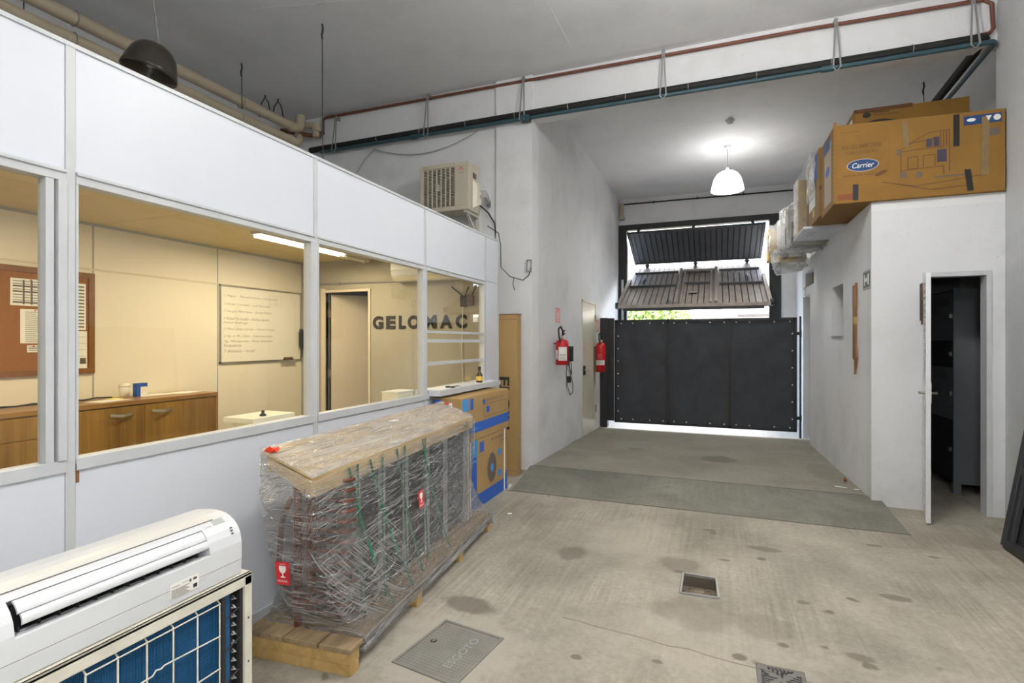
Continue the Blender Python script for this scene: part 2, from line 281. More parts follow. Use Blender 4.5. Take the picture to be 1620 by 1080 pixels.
# ------------------------------------------------------------------ mesh builder
class MB:
    def __init__(s): s.v = []; s.f = []; s.mi = []; s.sm = []; s.cur = 0
    def add(s, vs, fs, smooth=False):
        o = len(s.v); s.v += [V(p) for p in vs]
        for f in fs: s.f.append([i + o for i in f]); s.mi.append(s.cur); s.sm.append(smooth)
        return s
    def box(s, x0, x1, y0, y1, z0, z1):
        vs = [(x, y, z) for z in (z0, z1) for y in (y0, y1) for x in (x0, x1)]
        return s.add(vs, [(0, 2, 3, 1), (4, 5, 7, 6), (0, 1, 5, 4), (2, 6, 7, 3), (0, 4, 6, 2), (1, 3, 7, 5)])
    def obox(s, c, u, v, n, a, b, d):
        """box centred c with half sizes a,b,d along unit axes u,v,n"""
        c, u, v, n = V(c), V(u).normalized(), V(v).normalized(), V(n).normalized()
        vs = [c + u * a * i + v * b * j + n * d * k for k in (-1, 1) for j in (-1, 1) for i in (-1, 1)]
        return s.add(vs, [(0, 2, 3, 1), (4, 5, 7, 6), (0, 1, 5, 4), (2, 6, 7, 3), (0, 4, 6, 2), (1, 3, 7, 5)])
    def beam(s, p, q, wd, th, up=(0, 0, 1)):
        p, q = V(p), V(q); u = (q - p); L = u.length; u.normalize(); up = V(up)
        v = up.cross(u)
        if v.length < 1e-4: v = V((1, 0, 0)).cross(u)
        v.normalize(); n = u.cross(v)
        return s.obox((p + q) / 2, u, v, n, L / 2, wd / 2, th / 2)
    def tube(s, pts, r, n=10, closed=False, caps=True):
        pts = [V(p) for p in pts]; k = len(pts); rings = []
        rr = r if isinstance(r, (list, tuple)) else [r] * k
        ref = None
        for i in range(k):
            if closed: d = pts[(i + 1) % k] - pts[i - 1]
            else: d = pts[min(i + 1, k - 1)] - pts[max(i - 1, 0)]
            d.normalize()
            if ref is None:
                ref = V((0, 0, 1)) if abs(d.z) < .9 else V((1, 0, 0))
            a = ref - d * ref.dot(d)
            if a.length < 1e-5: a = V((1, 0, 0)) - d * d.x
            a.normalize(); b = d.cross(a); ref = a
            rings.append([pts[i] + (a * cos(2 * pi * j / n) + b * sin(2 * pi * j / n)) * rr[i] for j in range(n)])
        vs = [p for R in rings for p in R]; fs = []
        for i in range(k if closed else k - 1):
            i2 = (i + 1) % k
            for j in range(n): fs.append((i * n + j, i * n + (j + 1) % n, i2 * n + (j + 1) % n, i2 * n + j))
        s.add(vs, fs, True)
        if caps and not closed:
            s.add(rings[0], [tuple(range(n))[::-1]]); s.add(rings[-1], [tuple(range(n))])
        return s
    def lathe(s, prof, c=(0, 0, 0), n=24, axis=None):
        c = V(c); rot = Matrix.Identity(3) if axis is None else V((0, 0, 1)).rotation_difference(V(axis)).to_matrix()
        vs = []; fs = []; k = len(prof)
        for (r, z) in prof:
            for j in range(n): vs.append(c + rot @ V((r * cos(2 * pi * j / n), r * sin(2 * pi * j / n), z)))
        for i in range(k - 1):
            for j in range(n): fs.append((i * n + j, i * n + (j + 1) % n, (i + 1) * n + (j + 1) % n, (i + 1) * n + j))
        return s.add(vs, fs, True)
    def plate(s, O, u, v, pts, th=.0008):
        """polygon pts in the plane O + a*u + b*v, extruded th along u x v"""
        O, u, v = V(O), V(u), V(v); n = u.cross(v).normalized(); k = len(pts)
        vs = [O + u * a + v * b for a, b in pts] + [O + u * a + v * b + n * th for a, b in pts]
        fs = [tuple(range(k))[::-1], tuple(range(k, 2 * k))] + [(i, (i + 1) % k, k + (i + 1) % k, k + i) for i in range(k)]
        return s.add(vs, fs)
    def rect(s, O, u, v, a0, a1, b0, b1, th=.0008): return s.plate(O, u, v, [(a0, b0), (a1, b0), (a1, b1), (a0, b1)], th)
    def ell(s, O, u, v, ca, cb, ra, rb, th=.0008, n=28, a0=0, a1=2 * pi):
        return s.plate(O, u, v, [(ca + ra * cos(a0 + (a1 - a0) * i / n), cb + rb * sin(a0 + (a1 - a0) * i / n)) for i in range(n + (0 if a1 - a0 > 6.2 else 1))], th)
    def grid(s, fn, nu, nv, smooth=True, wrap=False):
        vs = [fn(i / nu, j / nv) for j in range(nv + 1) for i in range(nu + (0 if wrap else 1))]
        W = nu if wrap else nu + 1; fs = []
        for j in range(nv):
            for i in range(nu): fs.append((j * W + i, j * W + (i + 1) % W, (j + 1) * W + (i + 1) % W, (j + 1) * W + i))
        return s.add(vs, fs, smooth)
    def wallpanel(s, fn, u0, u1, v0, v1, holes):
        """rectangle u,v with rectangular holes; fn(u0,u1,v0,v1) adds a solid block"""
        us = sorted({u0, u1} | {h[0] for h in holes} | {h[1] for h in holes}); vs = sorted({v0, v1} | {h[2] for h in holes} | {h[3] for h in holes})
        for a, b in zip(us, us[1:]):
            for c, d in zip(vs, vs[1:]):
                mu, mv = (a + b) / 2, (c + d) / 2
                if any(h[0] < mu < h[1] and h[2] < mv < h[3] for h in holes): continue
                fn(a, b, c, d)
        return s

def link(name, mb, mats, parent=None, bevel=0.0, world=True):
    """one mesh object; mesh given in world coordinates and moved into the parent's frame"""
    me = bpy.data.meshes.new(name)
    vs = mb.v
    if parent is not None and world:
        inv = wmat(parent).inverted(); vs = [inv @ p for p in vs]
    me.from_pydata([tuple(p) for p in vs], [], mb.f)
    if not isinstance(mats, (list, tuple)): mats = [mats]
    for m in mats: me.materials.append(m)
    me.polygons.foreach_set('material_index', mb.mi); me.polygons.foreach_set('use_smooth', mb.sm)
    me.update()
    bm = bmesh.new(); bm.from_mesh(me); bmesh.ops.recalc_face_normals(bm, faces=bm.faces[:]); bm.to_mesh(me); bm.free()
    o = bpy.data.objects.new(name, me); COL.objects.link(o)
    if parent is not None: o.parent = parent
    if bevel:
        md = o.modifiers.new('bevel', 'BEVEL'); md.width = bevel; md.segments = 2; md.limit_method = 'ANGLE'; md.angle_limit = radians(50)
    return o
def wmat(o):
    m = o.matrix_basis.copy(); p = o.parent
    while p: m = p.matrix_basis @ m; p = p.parent
    return m
def tag(o, label, cat, group=None, kind=None):
    if label: o['label'] = label
    if cat: o['category'] = cat
    if group: o['group'] = group
    if kind: o['kind'] = kind
    return o
def thing(name, label, cat, loc=(0, 0, 0), rz=0.0, group=None):
    o = bpy.data.objects.new(name, None); COL.objects.link(o); o.empty_display_size = .1
    o.location = loc; o.rotation_euler = (0, 0, rz); return tag(o, label, cat, group)
def setting(name, loc=(0, 0, 0)):
    o = bpy.data.objects.new(name, None); COL.objects.link(o); o.location = loc; o['kind'] = 'structure'; return o
def struct(name, mb, m, parent=None, bevel=0):
    o = link(name, mb, m, parent, bevel)
    if parent is None: o['kind'] = 'structure'
    return o
def copy_tree(o, parent=None):
    c = o.copy(); COL.objects.link(c)
    if parent: c.parent = parent
    for ch in [x for x in bpy.data.objects if x.parent == o]: copy_tree(ch, c)
    return c
def text(name, s, m, parent, O, u, v, width=None, height=.1, bold=0.0, shear=0.0, th=.001, center=False):
    """lettering as a thin flat mesh; O lower left corner, u along the line, v up"""
    cu = bpy.data.curves.new('t', 'FONT'); cu.body = s; cu.size = 1.0; cu.extrude = 0; cu.offset = bold; cu.shear = shear
    ob = bpy.data.objects.new('t', cu); COL.objects.link(ob)
    dg = bpy.context.evaluated_depsgraph_get(); dg.update()
    me = bpy.data.meshes.new_from_object(ob.evaluated_get(dg)); bpy.data.objects.remove(ob)
    pts = [p.co for p in me.vertices]
    x0, x1 = min(p.x for p in pts), max(p.x for p in pts); y0, y1 = min(p.y for p in pts), max(p.y for p in pts)
    sy = height / (y1 - y0); sx = (width / (x1 - x0)) if width else sy
    O, u, v = V(O), V(u).normalized(), V(v).normalized(); n = u.cross(v)
    off = -(x1 - x0) * sx / 2 if center else 0
    mb = MB()
    mb.v = [O + u * ((p.x - x0) * sx + off) + v * ((p.y - y0) * sy) + n * th for p in pts]
    mb.f = [list(f.vertices) for f in me.polygons]; mb.mi = [0] * len(mb.f); mb.sm = [False] * len(mb.f)
    inv = wmat(parent).inverted(); me2 = bpy.data.meshes.new(name)
    me2.from_pydata([tuple(inv @ p) for p in mb.v], [], mb.f); me2.materials.append(m)
    o = bpy.data.objects.new(name, me2); COL.objects.link(o); o.parent = parent
    return o
def arc(c, r, a0, a1, u, v, n=8):
    c, u, v = V(c), V(u), V(v)
    return [c + u * r * cos(a0 + (a1 - a0) * i / n) + v * r * sin(a0 + (a1 - a0) * i / n) for i in range(n + 1)]
def sag(p, q, drop, n=12, side=(0, 0, 0)):
    p, q = V(p), V(q); side = V(side)
    return [p.lerp(q, i / n) + V((0, 0, -drop)) * 4 * (i / n) * (1 - i / n) + side * 4 * (i / n) * (1 - i / n) for i in range(n + 1)]
X_, Y_, Z_ = V((1, 0, 0)), V((0, 1, 0)), V((0, 0, 1))
exec_parts = True
# ================================================================== SETTING
CZ = 4.45; XP = -2.20; YB = 5.60; XL = -1.93; XR = 2.21; XB = 1.28; YF = 11.2; YK = 5.47; ZK = 2.68
def fz(y):                                          # floor height along the drive: flat, ramp up, then a gentle fall to the street
    P = [(-9, 0), (4.74, 0), (5.58, .055), (9.3, -.068), (11.6, -.12), (60, -.2)]
    for (a, b), (c, d) in zip(P, P[1:]):
        if y <= c: return b + (d - b) * (y - a) / (c - a)
    return P[-1][1]
fl = setting('floor')
mb = MB(); mb.wallpanel(lambda a, b, c, d: mb.box(a, b, c, d, -.15, 0), -5.6, 2.75, -4.0, YF + .2 if False else 7.6, [(-.20, .005, 3.165, 3.425), (.165, .36, 2.415, 2.605), (-1.93, 1.30, 5.55, 7.6)])
link('floor_slab', mb, M['floor'], fl)
mb = MB(); mb.add([(-1.86, 4.74, .001), (1.36, 4.74, .001), (1.36, YK, .048), (1.36, 5.58, .055), (XL - .02, 5.58, .055), (-1.86, 4.74, -.02), (1.36, 4.74, -.02), (1.36, 5.58, -.02), (XL - .02, 5.58, -.02)],
   [(0, 1, 2, 3, 4), (0, 5, 6, 1), (1, 6, 7, 3, 2), (3, 7, 8, 4), (4, 8, 5, 0)])
link('ramp', mb, M['ramp'], fl)
mb = MB()
ys = [5.58, 6.5, 7.5, 8.5, 9.22]
for a, b in zip(ys, ys[1:]):
    mb.add([(XL - .05, a, fz(a) - .004), (XB + .2, a, fz(a) - .004), (XB + .2, b, fz(b) - .004), (XL - .05, b, fz(b) - .004)], [(0, 1, 2, 3)])
link('corridor_slab', mb, M['corridor'], fl)
mb = MB(); mb.add([(XL - .05, 9.22, fz(9.22) - .003), (XB + .2, 9.22, fz(9.22) - .003), (XB + .2, 11.6, fz(11.6)), (XL - .05, 11.6, fz(11.6))], [(0, 1, 2, 3)])
link('entrance_slab', mb, M['pave'], fl)
mb = MB().box(-14, 16, 11.6, 40, -.3, -.125); struct('floor.001', mb, M['pave'])
mb = MB().box(-5.75, 2.85, -4.1, YF + .15, CZ, CZ + .15)
ce = struct('ceiling', mb, M['ceil'])
mb = MB()                                                     # pale filler lines over the slab joints
def crack(pts, wd):
    for a, b in zip(pts, pts[1:]): mb.beam((a[0], a[1], CZ - .001), (b[0], b[1], CZ - .001), wd, .002)
random.seed(3)
def jag(p, q, n, j): return [(p[0] + (q[0] - p[0]) * i / n, p[1] + (q[1] - p[1]) * i / n + random.uniform(-j, j)) for i in range(n + 1)]
crack(jag((-3.9, 3.55), (-2.55, 3.9), 9, .012), .012); crack(jag((-3.6, 3.72), (-1.4, 3.62), 14, .012), .012); crack([(-1.4, 3.62), (-1.38, 5.2)], .006); crack(jag((-4.2, 2.9), (-3.9, 3.2), 3, .005), .01)
link('filled_joint', mb, mat('filler', (.78, .78, .79), .8), ce)

# back wall beside and above the office, pilaster, lintel beam
wb_ = setting('wall_back')
mb = MB().box(-5.6, -2.37, YB, YB + .15, 2.55, CZ).box(-3.2, -2.37, YB, YB + .15, 0, 2.55); link('wall_face', mb, M['wall'], wb_)
mb = MB().box(-2.37, XL, YB - .03, YB + .2, 0, CZ); link('pilaster', mb, M['wall'], wb_)
mb = MB().box(XL, 2.75, YB, YB + .14, 3.96, CZ); struct('trim_1', mb, M['wall'])
mb = MB().box(XL - .2, XL, YB + .2, YF + .15, -.3, CZ)
wl = struct('wall_corridor_left', mb, M['wall_g'])
wf = setting('wall_far')
mb = MB(); mb.wallpanel(lambda a, b, c, d: mb.box(a, b, YF, YF + .15, c, d), XL - .02, 2.75, -.3, CZ, [(-1.925, 1.16, -.3, 3.905)]); link('wall_face', mb, M['wall_g'], wf)
fr = setting('trim_2')
link('jamb', MB().box(-1.925, -1.755, YF - .03, YF + .12, -.12, 3.905), M['blackm'], fr)
link('jamb', MB().box(.955, 1.158, YF - .03, YF + .12, -.12, 3.905), M['blackm'], fr)
link('header', MB().box(-1.755, .955, YF - .03, YF + .12, 3.79, 3.905), M['blackm'], fr)
link('guide_rail', MB().box(-1.86, -1.82, YF - .08, YF - .03, .9, 2.75), M['alu'], fr)
# right side: room wall, block with doorway, recessed window, vent
mb = MB().box(XR, XR + .15, -4.0, YB + .02, 0, CZ); struct('wall_right', mb, M['wall_r'])
mb = MB().box(2.6, 2.75, YB + .02, YF, -.3, CZ); struct('wall_right.001', mb, M['wall_g'])
struct('wall_right.002', MB().box(XR + .02, 2.75, YK + .02, YB + .02, -.3, CZ), M['wall_r'])
blk = setting('wall_block')
mb = MB(); mb.wallpanel(lambda a, b, c, d: mb.box(a, b, YK, YK + .13, c, d), XB, XR, 0, ZK - .08, [(1.655, 2.12, 0, 2.04)]); link('front_wall', mb, M['wall_b'], blk)
mb = MB(); mb.wallpanel(lambda a, b, c, d: mb.box(XB, XB + .15, a, b, c, d), YK + .13, 9.48, -.2, ZK - .08, [(6.57, 7.16, 1.51, 2.08), (8.72, 9.36, -.2, 2.15), (8.40, 9.12, 2.27, 2.49)]); link('side_wall', mb, M['wall'], blk)
link('roof_slab', MB().box(XB, 2.6, YK, 9.48, ZK - .08, ZK), M['wall'], blk)
link('end_wall', MB().box(XB + .15, 2.6, 9.33, 9.48, -.2, ZK - .08), M['wall'], blk)
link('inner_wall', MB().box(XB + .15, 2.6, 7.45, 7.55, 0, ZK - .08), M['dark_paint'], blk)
mb = MB().box(1.40, 1.55, 9.48, YF, -.3, CZ); struct('wall_corridor_right', mb, M['wall_g'])
wn = setting('window_5'); link('dark_pane', MB().box(XB + .125, XB + .135, 6.58, 7.15, 1.52, 2.07), M['darkm'], wn)
link('sill', MB().box(XB - .012, XB + .13, 6.56, 7.17, 1.495, 1.512), M['galv'], wn)
link('latch', MB().box(XB + .10, XB + .125, 6.9, 6.94, 1.77, 1.81), M['white'], wn)
wn = setting('window_6'); link('pane', MB().box(XB + .12, XB + .13, 8.41, 9.11, 2.28, 2.48), M['darkm'], wn)
for k in range(4): link('bar', MB().box(XB + .07, XB + .085, 8.5 + .16 * k, 8.52 + .16 * k, 2.27, 2.49), M['brass'], wn)
dr = setting('door_1'); link('door_leaf', MB().box(XB + .10, XB + .14, 8.74, 9.34, -.05, 2.14), M['white'], dr)
# rear wall and left wall of the hall (behind the camera and behind the office)
struct('wall_rear', MB().box(-5.75, 2.36, -4.1, -4.0, 0, CZ), M['wall_g'])
struct('wall_left', MB().box(-5.75, -5.6, -4.0, YB + 2, 0, CZ), M['wall_g'])

# ------------------------------------------------------------------ office partition with its windows
ZS, ZW, ZT = 1.02, 2.03, 2.54
PY = [-3.80, -2.55, -1.303, -.053, 1.197, 2.455, 3.705, 4.90, 5.246]
pt = setting('wall_partition')
for i, y in enumerate(PY[:-2]):
    link('post', MB().box(XP - .055, XP + .002, y - .016, y + .016, 0, ZT), M['alu'], pt, .002)
link('post', MB().box(XP - .055, XP + .001, 4.882, 4.912, 0, ZT - .01), M['alu'], pt, .002)
link('post', MB().box(XP - .055, XP + .002, 5.222, 5.250, 0, ZT), M['alu'], pt, .002)
for i, (a, b) in enumerate(zip(PY, PY[1:])):
    a2, b2 = a + .017, b - .017 if i < 7 else b - .024
    if i == 6: b2 = 4.881
    link('upper_panel', MB().box(XP - .05, XP - .003, a2, b2, ZW + .045, ZT - .012), M['panel'], pt)
    link('lower_panel', MB().box(XP - .05, XP - .003, a2, b2, .06, ZS - .045), M['panel'], pt)
    link('skirting', MB().box(XP - .05, XP + .004, a2, b2, 0, .06), M['alu'], pt)
    if i == 7: link('middle_panel', MB().box(XP - .05, XP - .003, a2, b2, ZS - .04, ZW + .04), M['panel'], pt)
link('top_channel', MB().box(XP - .06, XP + .004, -4.0, 5.25, ZT - .012, ZT + .004), M['alu'], pt)
link('hinge_stub', MB().box(XP, XP + .006, 1.213, 1.222, .93, 1.0), M['rustwood'], pt)
for i in range(3, 7):
    a, b = PY[i] + .016, PY[i + 1] - .016
    if i == 6: b = 4.881
    wn = setting('window_%d' % (i - 2))
    link('top_rail', MB().box(XP - .05, XP + .006, a, b, ZW, ZW + .045).box(XP - .05, XP + .014, a, b, ZW + .030, ZW + .040), M['alu'], wn, .002)
    link('bottom_rail', MB().box(XP - .055, XP + .008, a, b, ZS - .045, ZS), M['alu'], wn, .002)
    link('stile', MB().box(XP - .05, XP + .006 if i > 3 else XP + .014, b - .028, b, ZS, ZW), M['alu'], wn, .002)
    if i == 3: link('stile', MB().box(XP - .045, XP + .004, b - .062, b - .036, ZS, ZW), M['alu'], wn, .002)
    link('stile', MB().box(XP - .05, XP + .004, a, a + .008, ZS, ZW), M['alu'], wn)
    link('glass_pane', MB().box(XP - .030, XP - .026, a + .008, b - .028, ZS, ZW), M['glass'], wn)
    if i == 6:
        for z, h in ((1.265, .028), (1.455, .030), (1.53, .022)):
            link('sash_rail', MB().box(XP - .024, XP - .004, a + .008, b - .028, z - h / 2, z + h / 2), M['alu'], wn)
# office inner walls
XO, YO, ZO = -4.88, 5.20, 2.44
ow = setting('wall_office_left')
OY = [-1.9, -.72, .46, 1.64, 2.82, 4.0, 5.2]
for a, b in zip(OY, OY[1:]):
    link('lower_panel', MB().box(XO - .05, XO, a + .008, b - .008, 0, 2.045), M['office_wall'], ow)
    link('upper_panel', MB().box(XO - .05, XO, a + .008, b - .008, 2.062, ZO), M['office_wall'], ow)
for y in OY[1:-1]: link('joint_strip', MB().box(XO - .05, XO - .002, y - .008, y + .008, 0, ZO), M['alu_d'], ow)
link('joint_strip', MB().box(XO - .05, XO + .003, -1.9, 5.2, 2.045, 2.062), M['frame_beige'], ow)
link('cornice', MB().box(XO, XO + .02, -1.9, 5.2, ZO - .02, ZO), M['alu_d'], ow)
ob = setting('wall_office_back')
mb = MB(); mb.wallpanel(lambda a, b, c, d: mb.box(a, b, YO, YO + .05, c, d), XO - .05, XP - .055, 0, ZT - .05, [(-4.50, -3.86, 0, 2.05)]); link('wall_face', mb, M['office_grey'], ob)
struct('wall_office_near', MB().box(XO, XP - .055, -1.95, -1.9, 0, ZO), M['office_wall'])
oc = setting('ceiling_office')
for i in range(6):
    for j in range(3):
        x0 = XO + j * .88; y0 = -1.9 + i * 1.19
        link('board', MB().box(x0 + .003, min(x0 + .877, XP - .055), y0 + .003, min(y0 + 1.187, YO), ZO, ZO + .02), M['office_ceil'], oc)
link('deck', MB().box(XO - .05, XP - .05, -1.95, YO + .05, ZO + .02, ZO + .05), M['alu_d'], oc)
# dark room behind the office door
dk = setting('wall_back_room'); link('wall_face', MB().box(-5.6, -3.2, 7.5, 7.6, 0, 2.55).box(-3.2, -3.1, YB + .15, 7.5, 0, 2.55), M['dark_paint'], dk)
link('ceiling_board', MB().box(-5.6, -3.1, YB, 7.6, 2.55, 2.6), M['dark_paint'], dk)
dr = setting('door_2')
link('frame', MB().box(-4.56, -4.50, YO - .02, YO + .06, 0, 2.10).box(-3.86, -3.83, YO - .02, YO + .06, 0, 2.08).box(-4.50, -3.86, YO - .02, YO + .06, 2.05, 2.08), M['frame_beige'], dr, .004)
dv = V((sin(radians(38)), cos(radians(38)), 0))               # leaf swung into the room behind
hp = V((-4.475, YO + .065, 1.02)); lf = link('door_leaf', MB().obox(hp + dv * .31, dv, Z_, dv.cross(Z_), .31, 1.015, .0175), M['frame_beige'], dr, .003)
for z in (.4, 1.0, 1.75): link('hinge', MB().box(-4.50, -4.478, YO + .02, YO + .06, z, z + .10), M['steel'], dr)
q = hp + dv * .56 + V((0, 0, -.0)); nn = dv.cross(Z_)
link('lever_handle', MB().tube([q - nn * -.02, q + nn * .06, q + nn * .06 - dv * .10], .008).lathe([(.02, 0), (.02, .006)], q + nn * .018, 12, nn), M['steel'], dr)
# ceiling conduit on the far wall
t = thing('conduit', 'thin dark conduit running under the ceiling on the gate end wall', 'pipe', (-1.84, YF - .06, 4.36))
link('pipe', MB().tube([(-1.84, YF - .02, 4.345), (-.3, YF - .02, 4.335), (1.36, YF - .02, 4.32)], .014, 8), M['insul'], t)
link('down_pipe', MB().tube([(-1.86, YF - .04, 4.355), (-1.86, YF - .04, 4.02)], .045, 12).box(-1.92, -1.80, YF - .1, YF - .0, 4.02, 4.08), M['beigepipe'], t)
for x in (-1.2, -.35, .5): link('clip', MB().box(x - .012, x + .012, YF - .04, YF, 4.315, 4.365), M['darkm'], t)

# ------------------------------------------------------------------ lamps
SHADE = [(.025, .30), (.06, .298), (.10, .285), (.15, .25), (.19, .19), (.215, .11), (.23, .04), (.238, 0), (.232, 0), (.222, .04), (.207, .11), (.182, .19), (.142, .243), (.09, .277), (.02, .288)]
def pendant(label, x, y, z, lit, watts, tilt=(0, 0), group=None, em=7.0, sc=1.0):
    lm = emit('glowing_shade', (1, .985, .95), em) if lit else None
    t = thing('pendant_lamp', label, 'lamp', (x, y, z), 0, group)
    R = sc * Matrix.Rotation(tilt[0], 3, 'X') @ Matrix.Rotation(tilt[1], 3, 'Y')
    def L(m): m.v = [V((x, y, z)) + R @ p for p in m.v]; return m
    link('lamp_shade', L(MB().lathe(SHADE, n=40)), lm if lit else M['shade'], t)
    link('neck', L(MB().lathe([(.0, .36), (.02, .36), (.028, .33), (.03, .28), (.0, .28)], n=16)), M['white'] if lit else M['galv'], t)
    if not lit:
        mb = MB()
        for dx in (-.022, .022): mb.tube([(dx, -.012, .25), (dx, -.012, .07), (dx, .012, .07), (dx, .012, .25)], .011, 8)
        link('fluorescent_bulb', L(mb.lathe([(0, .28), (.03, .28), (.03, .235), (0, .235)], n=12)), M['white'], t)
    top = V((x, y, z)) + R @ V((0, 0, .355))
    link('cord', MB().tube([top, (x, y, CZ - .02)], .005, 6), M['alu_d'], t)
    link('canopy', MB().lathe([(.0, -.04), (.03, -.04), (.055, -.012), (.06, 0)], (x, y, CZ), 20), M['white'], t)
    if lit:
        ld = bpy.data.lights.new('bulb_light', 'AREA'); ld.shape = 'DISK'; ld.size = .36; ld.energy = watts; ld.color = (1, .97, .93)
        lo = bpy.data.objects.new('bulb_light', ld); COL.objects.link(lo); lo.parent = t; lo.location = (0, 0, -.012)
    return t
pendant('glowing white bowl pendant lamp hanging over the gate corridor', .162, 8.7, 3.77, True, 26, em=12.0)
pendant('unlit smoky bowl pendant lamp tilted above the office partition', -4.16, 2.80, 3.555, False, 0, (radians(-9), radians(9)), sc=.82)
pendant('glowing white bowl pendant lamp over the hall floor, out of the picture', .30, 3.1, 3.75, True, 15, em=78.0)
pendant('glowing white bowl pendant lamp near the rear wall, out of the picture', .2, -.8, 3.45, True, 36, em=60.0)
t = thing('ceiling_spot', 'small round white fitting on the corridor ceiling above the pendant lamp', 'fitting', (.177, 7.69, CZ))
link('body', MB().lathe([(0, -.05), (.035, -.05), (.045, -.02), (.06, -.015), (.065, 0)], (.177, 7.69, CZ), 20), M['white'], t)
link('lens', MB().lathe([(0, -.062), (.028, -.055), (.03, -.05)], (.177, 7.69, CZ), 16), M['paper'], t)
def tube_lamp(label, x, y0, y1, lit, watts=0):
    t = thing('tube_lamp', label, 'lamp', (x, (y0 + y1) / 2, ZO), 0)
    link('tray', MB().box(x - .06, x + .06, y0, y1, ZO - .03, ZO), M['white'], t, .004)
    for dx in (-.03, .03): link('tube', MB().tube([(x + dx, y0 + .02, ZO - .045), (x + dx, y1 - .02, ZO - .045)], .013, 10), M['tube_on'] if lit else M['tube_off'], t)
    if lit:
        ld = bpy.data.lights.new('tube_light', 'AREA'); ld.shape = 'RECTANGLE'; ld.size = .1; ld.size_y = y1 - y0; ld.energy = watts; ld.color = (1, .83, .54)
        lo = bpy.data.objects.new('tube_light', ld); COL.objects.link(lo); lo.parent = t; lo.location = (0, 0, -.065)
tube_lamp('lit double tube lamp on the office ceiling nearest the end wall door', -3.83, 3.52, 4.69, True, 38)
tube_lamp('unlit double tube lamp on the office ceiling against the end wall', -3.86, 4.72, 5.17, False)
tube_lamp('lit double tube lamp on the office ceiling over the cork board end', -3.55, 1.1, 2.3, True, 38)

# ================================================================== GATE AND OVERHEAD DOOR
gt = thing('swing_gate', 'low dark gate of three fabric sheets in a black steel frame', 'gate', (1.2, 9.3, -.07))
GX = [-1.655, -.765, .205, 1.165]; G0, G1 = .025, 1.83; GY = 9.30
for x in GX: link('frame_tube', MB().box(x - .02, x + .02, GY - .02, GY + .02, G0, G1), M['blackm'], gt)
link('frame_tube', MB().box(GX[0], GX[3], GY - .02, GY + .02, G0 - .0, G0 + .04), M['blackm'], gt)
link('frame_tube', MB().box(GX[0], GX[3], GY - .02, GY + .02, G1 - .04, G1), M['blackm'], gt)
random.seed(11)
for a, b in zip(GX, GX[1:]):
    ph = random.uniform(0, 6)
    def fab(u, v, a=a, b=b, ph=ph):
        e = min(u, 1 - u, v, 1 - v) * 8; e = min(1, e)
        return (a + .016 + (b - a - .032) * u, GY - .004 + e * (.007 * sin(9 * u + 4 * v + ph) + .005 * sin(17 * v - 6 * u + ph) + .004 * sin(23 * u * v + ph)), G0 + .034 + (G1 - G0 - .068) * v)
    link('fabric_sheet', MB().grid(fab, 26, 30), M['gatefab'], gt)
eye = MB().lathe([(.0, .004), (.006, .004), (.010, .002), (.012, 0)], (0, 0, 0), 10, (0, -1, 0)); em = None
spots = [(x, z) for i, (a, b) in enumerate(zip(GX, GX[1:])) for x in (a + .10, a + .3, b - .3, b - .08) for z in (G0 + .065, G1 - .065)]
spots += [(GX[0] + .045, G0 + .2 + .22 * k) for k in range(7)] + [(GX[3] - .045, G0 + .2 + .27 * k) for k in range(6)]
for x, z in spots:
    if em is None:
        em = link('eyelet', eye, M['white'], gt, world=False)
        o = em
    else: o = em.copy(); COL.objects.link(o)
    o.location = V((x, GY - .012, z)) - V(gt.location)
t = thing('gate_post', 'slim black post with latch lugs at the right end of the gate', 'post', (1.238, 9.3, -.07))
link('post', MB().box(1.218, 1.245, GY - .018, GY + .018, fz(GY) , 1.845), M['blackm'], t)
for z in (.22, 1.55): link('hinge_lug', MB().box(1.185, 1.222, GY - .02, GY + .02, z, z + .05).tube([(1.232, GY - .03, z - .03), (1.232, GY - .03, z + .08)], .016, 8), M['blackm'], t)
t = thing('gate_column', 'wide black steel column the gate closes against at the left wall', 'column', (-1.83, 9.32, -.07))
link('box_post', MB().box(-1.925, -1.80, GY - .04, GY + .10, fz(GY), 1.868), M['blackm'], t)
link('stop_post', MB().box(-1.80, -1.682, GY - .02, GY + .08, .05, 1.862), M['blackm'], t)
link('lock_plate', MB().box(-1.735, -1.70, GY - .035, GY - .02, .95, 1.15), M['darkm'], t)

od = thing('overhead_door', 'raised two-leaf slatted overhead door folded outward above the gate', 'door', (-.4, 11.0, 3.67))
def leaf(name, yt, zt, yb, zb, x0, x1, m, nsl, side):
    """sloping leaf from its top edge (yt,zt) to bottom edge (yb,zb)"""
    up = V((0, yt - yb, zt - zb)); L = up.length; up.normalize(); nrm = X_.cross(up).normalized()
    base = V((0, yb, zb))
    def P(x, h, d): return base + X_ * x + up * h + nrm * d
    W = (x1 - x0) / nsl
    for i in range(nsl):
        xa = x0 + i * W
        link(name + '_slat', MB().obox(P(xa + W / 2, L / 2, 0), X_, up, nrm, W / 2 - .008, L / 2 - .02, .008), m, od)
    link(name + '_sheet', MB().obox(P((x0 + x1) / 2, L / 2, side * .011), X_, up, nrm, (x1 - x0) / 2, L / 2, .003), M['blackm'], od)
    return P, L, up, nrm
DX0, DX1 = -1.70, .86
P, L, up, nr = leaf('upper', 11.0, 3.70, 12.15, 3.21, DX0, DX1, M['shaded_slat'], 24, -1)
nr_s = -1
for x in (DX0, DX1): link('edge_frame', MB().beam(P(x, 0, 0), P(x, L, 0), .05, .05, X_), M['blackm'], od)
for h in (0.02, L - .02): link('edge_frame', MB().beam(P(DX0, h, 0), P(DX1, h, 0), .05, .05), M['blackm'], od)
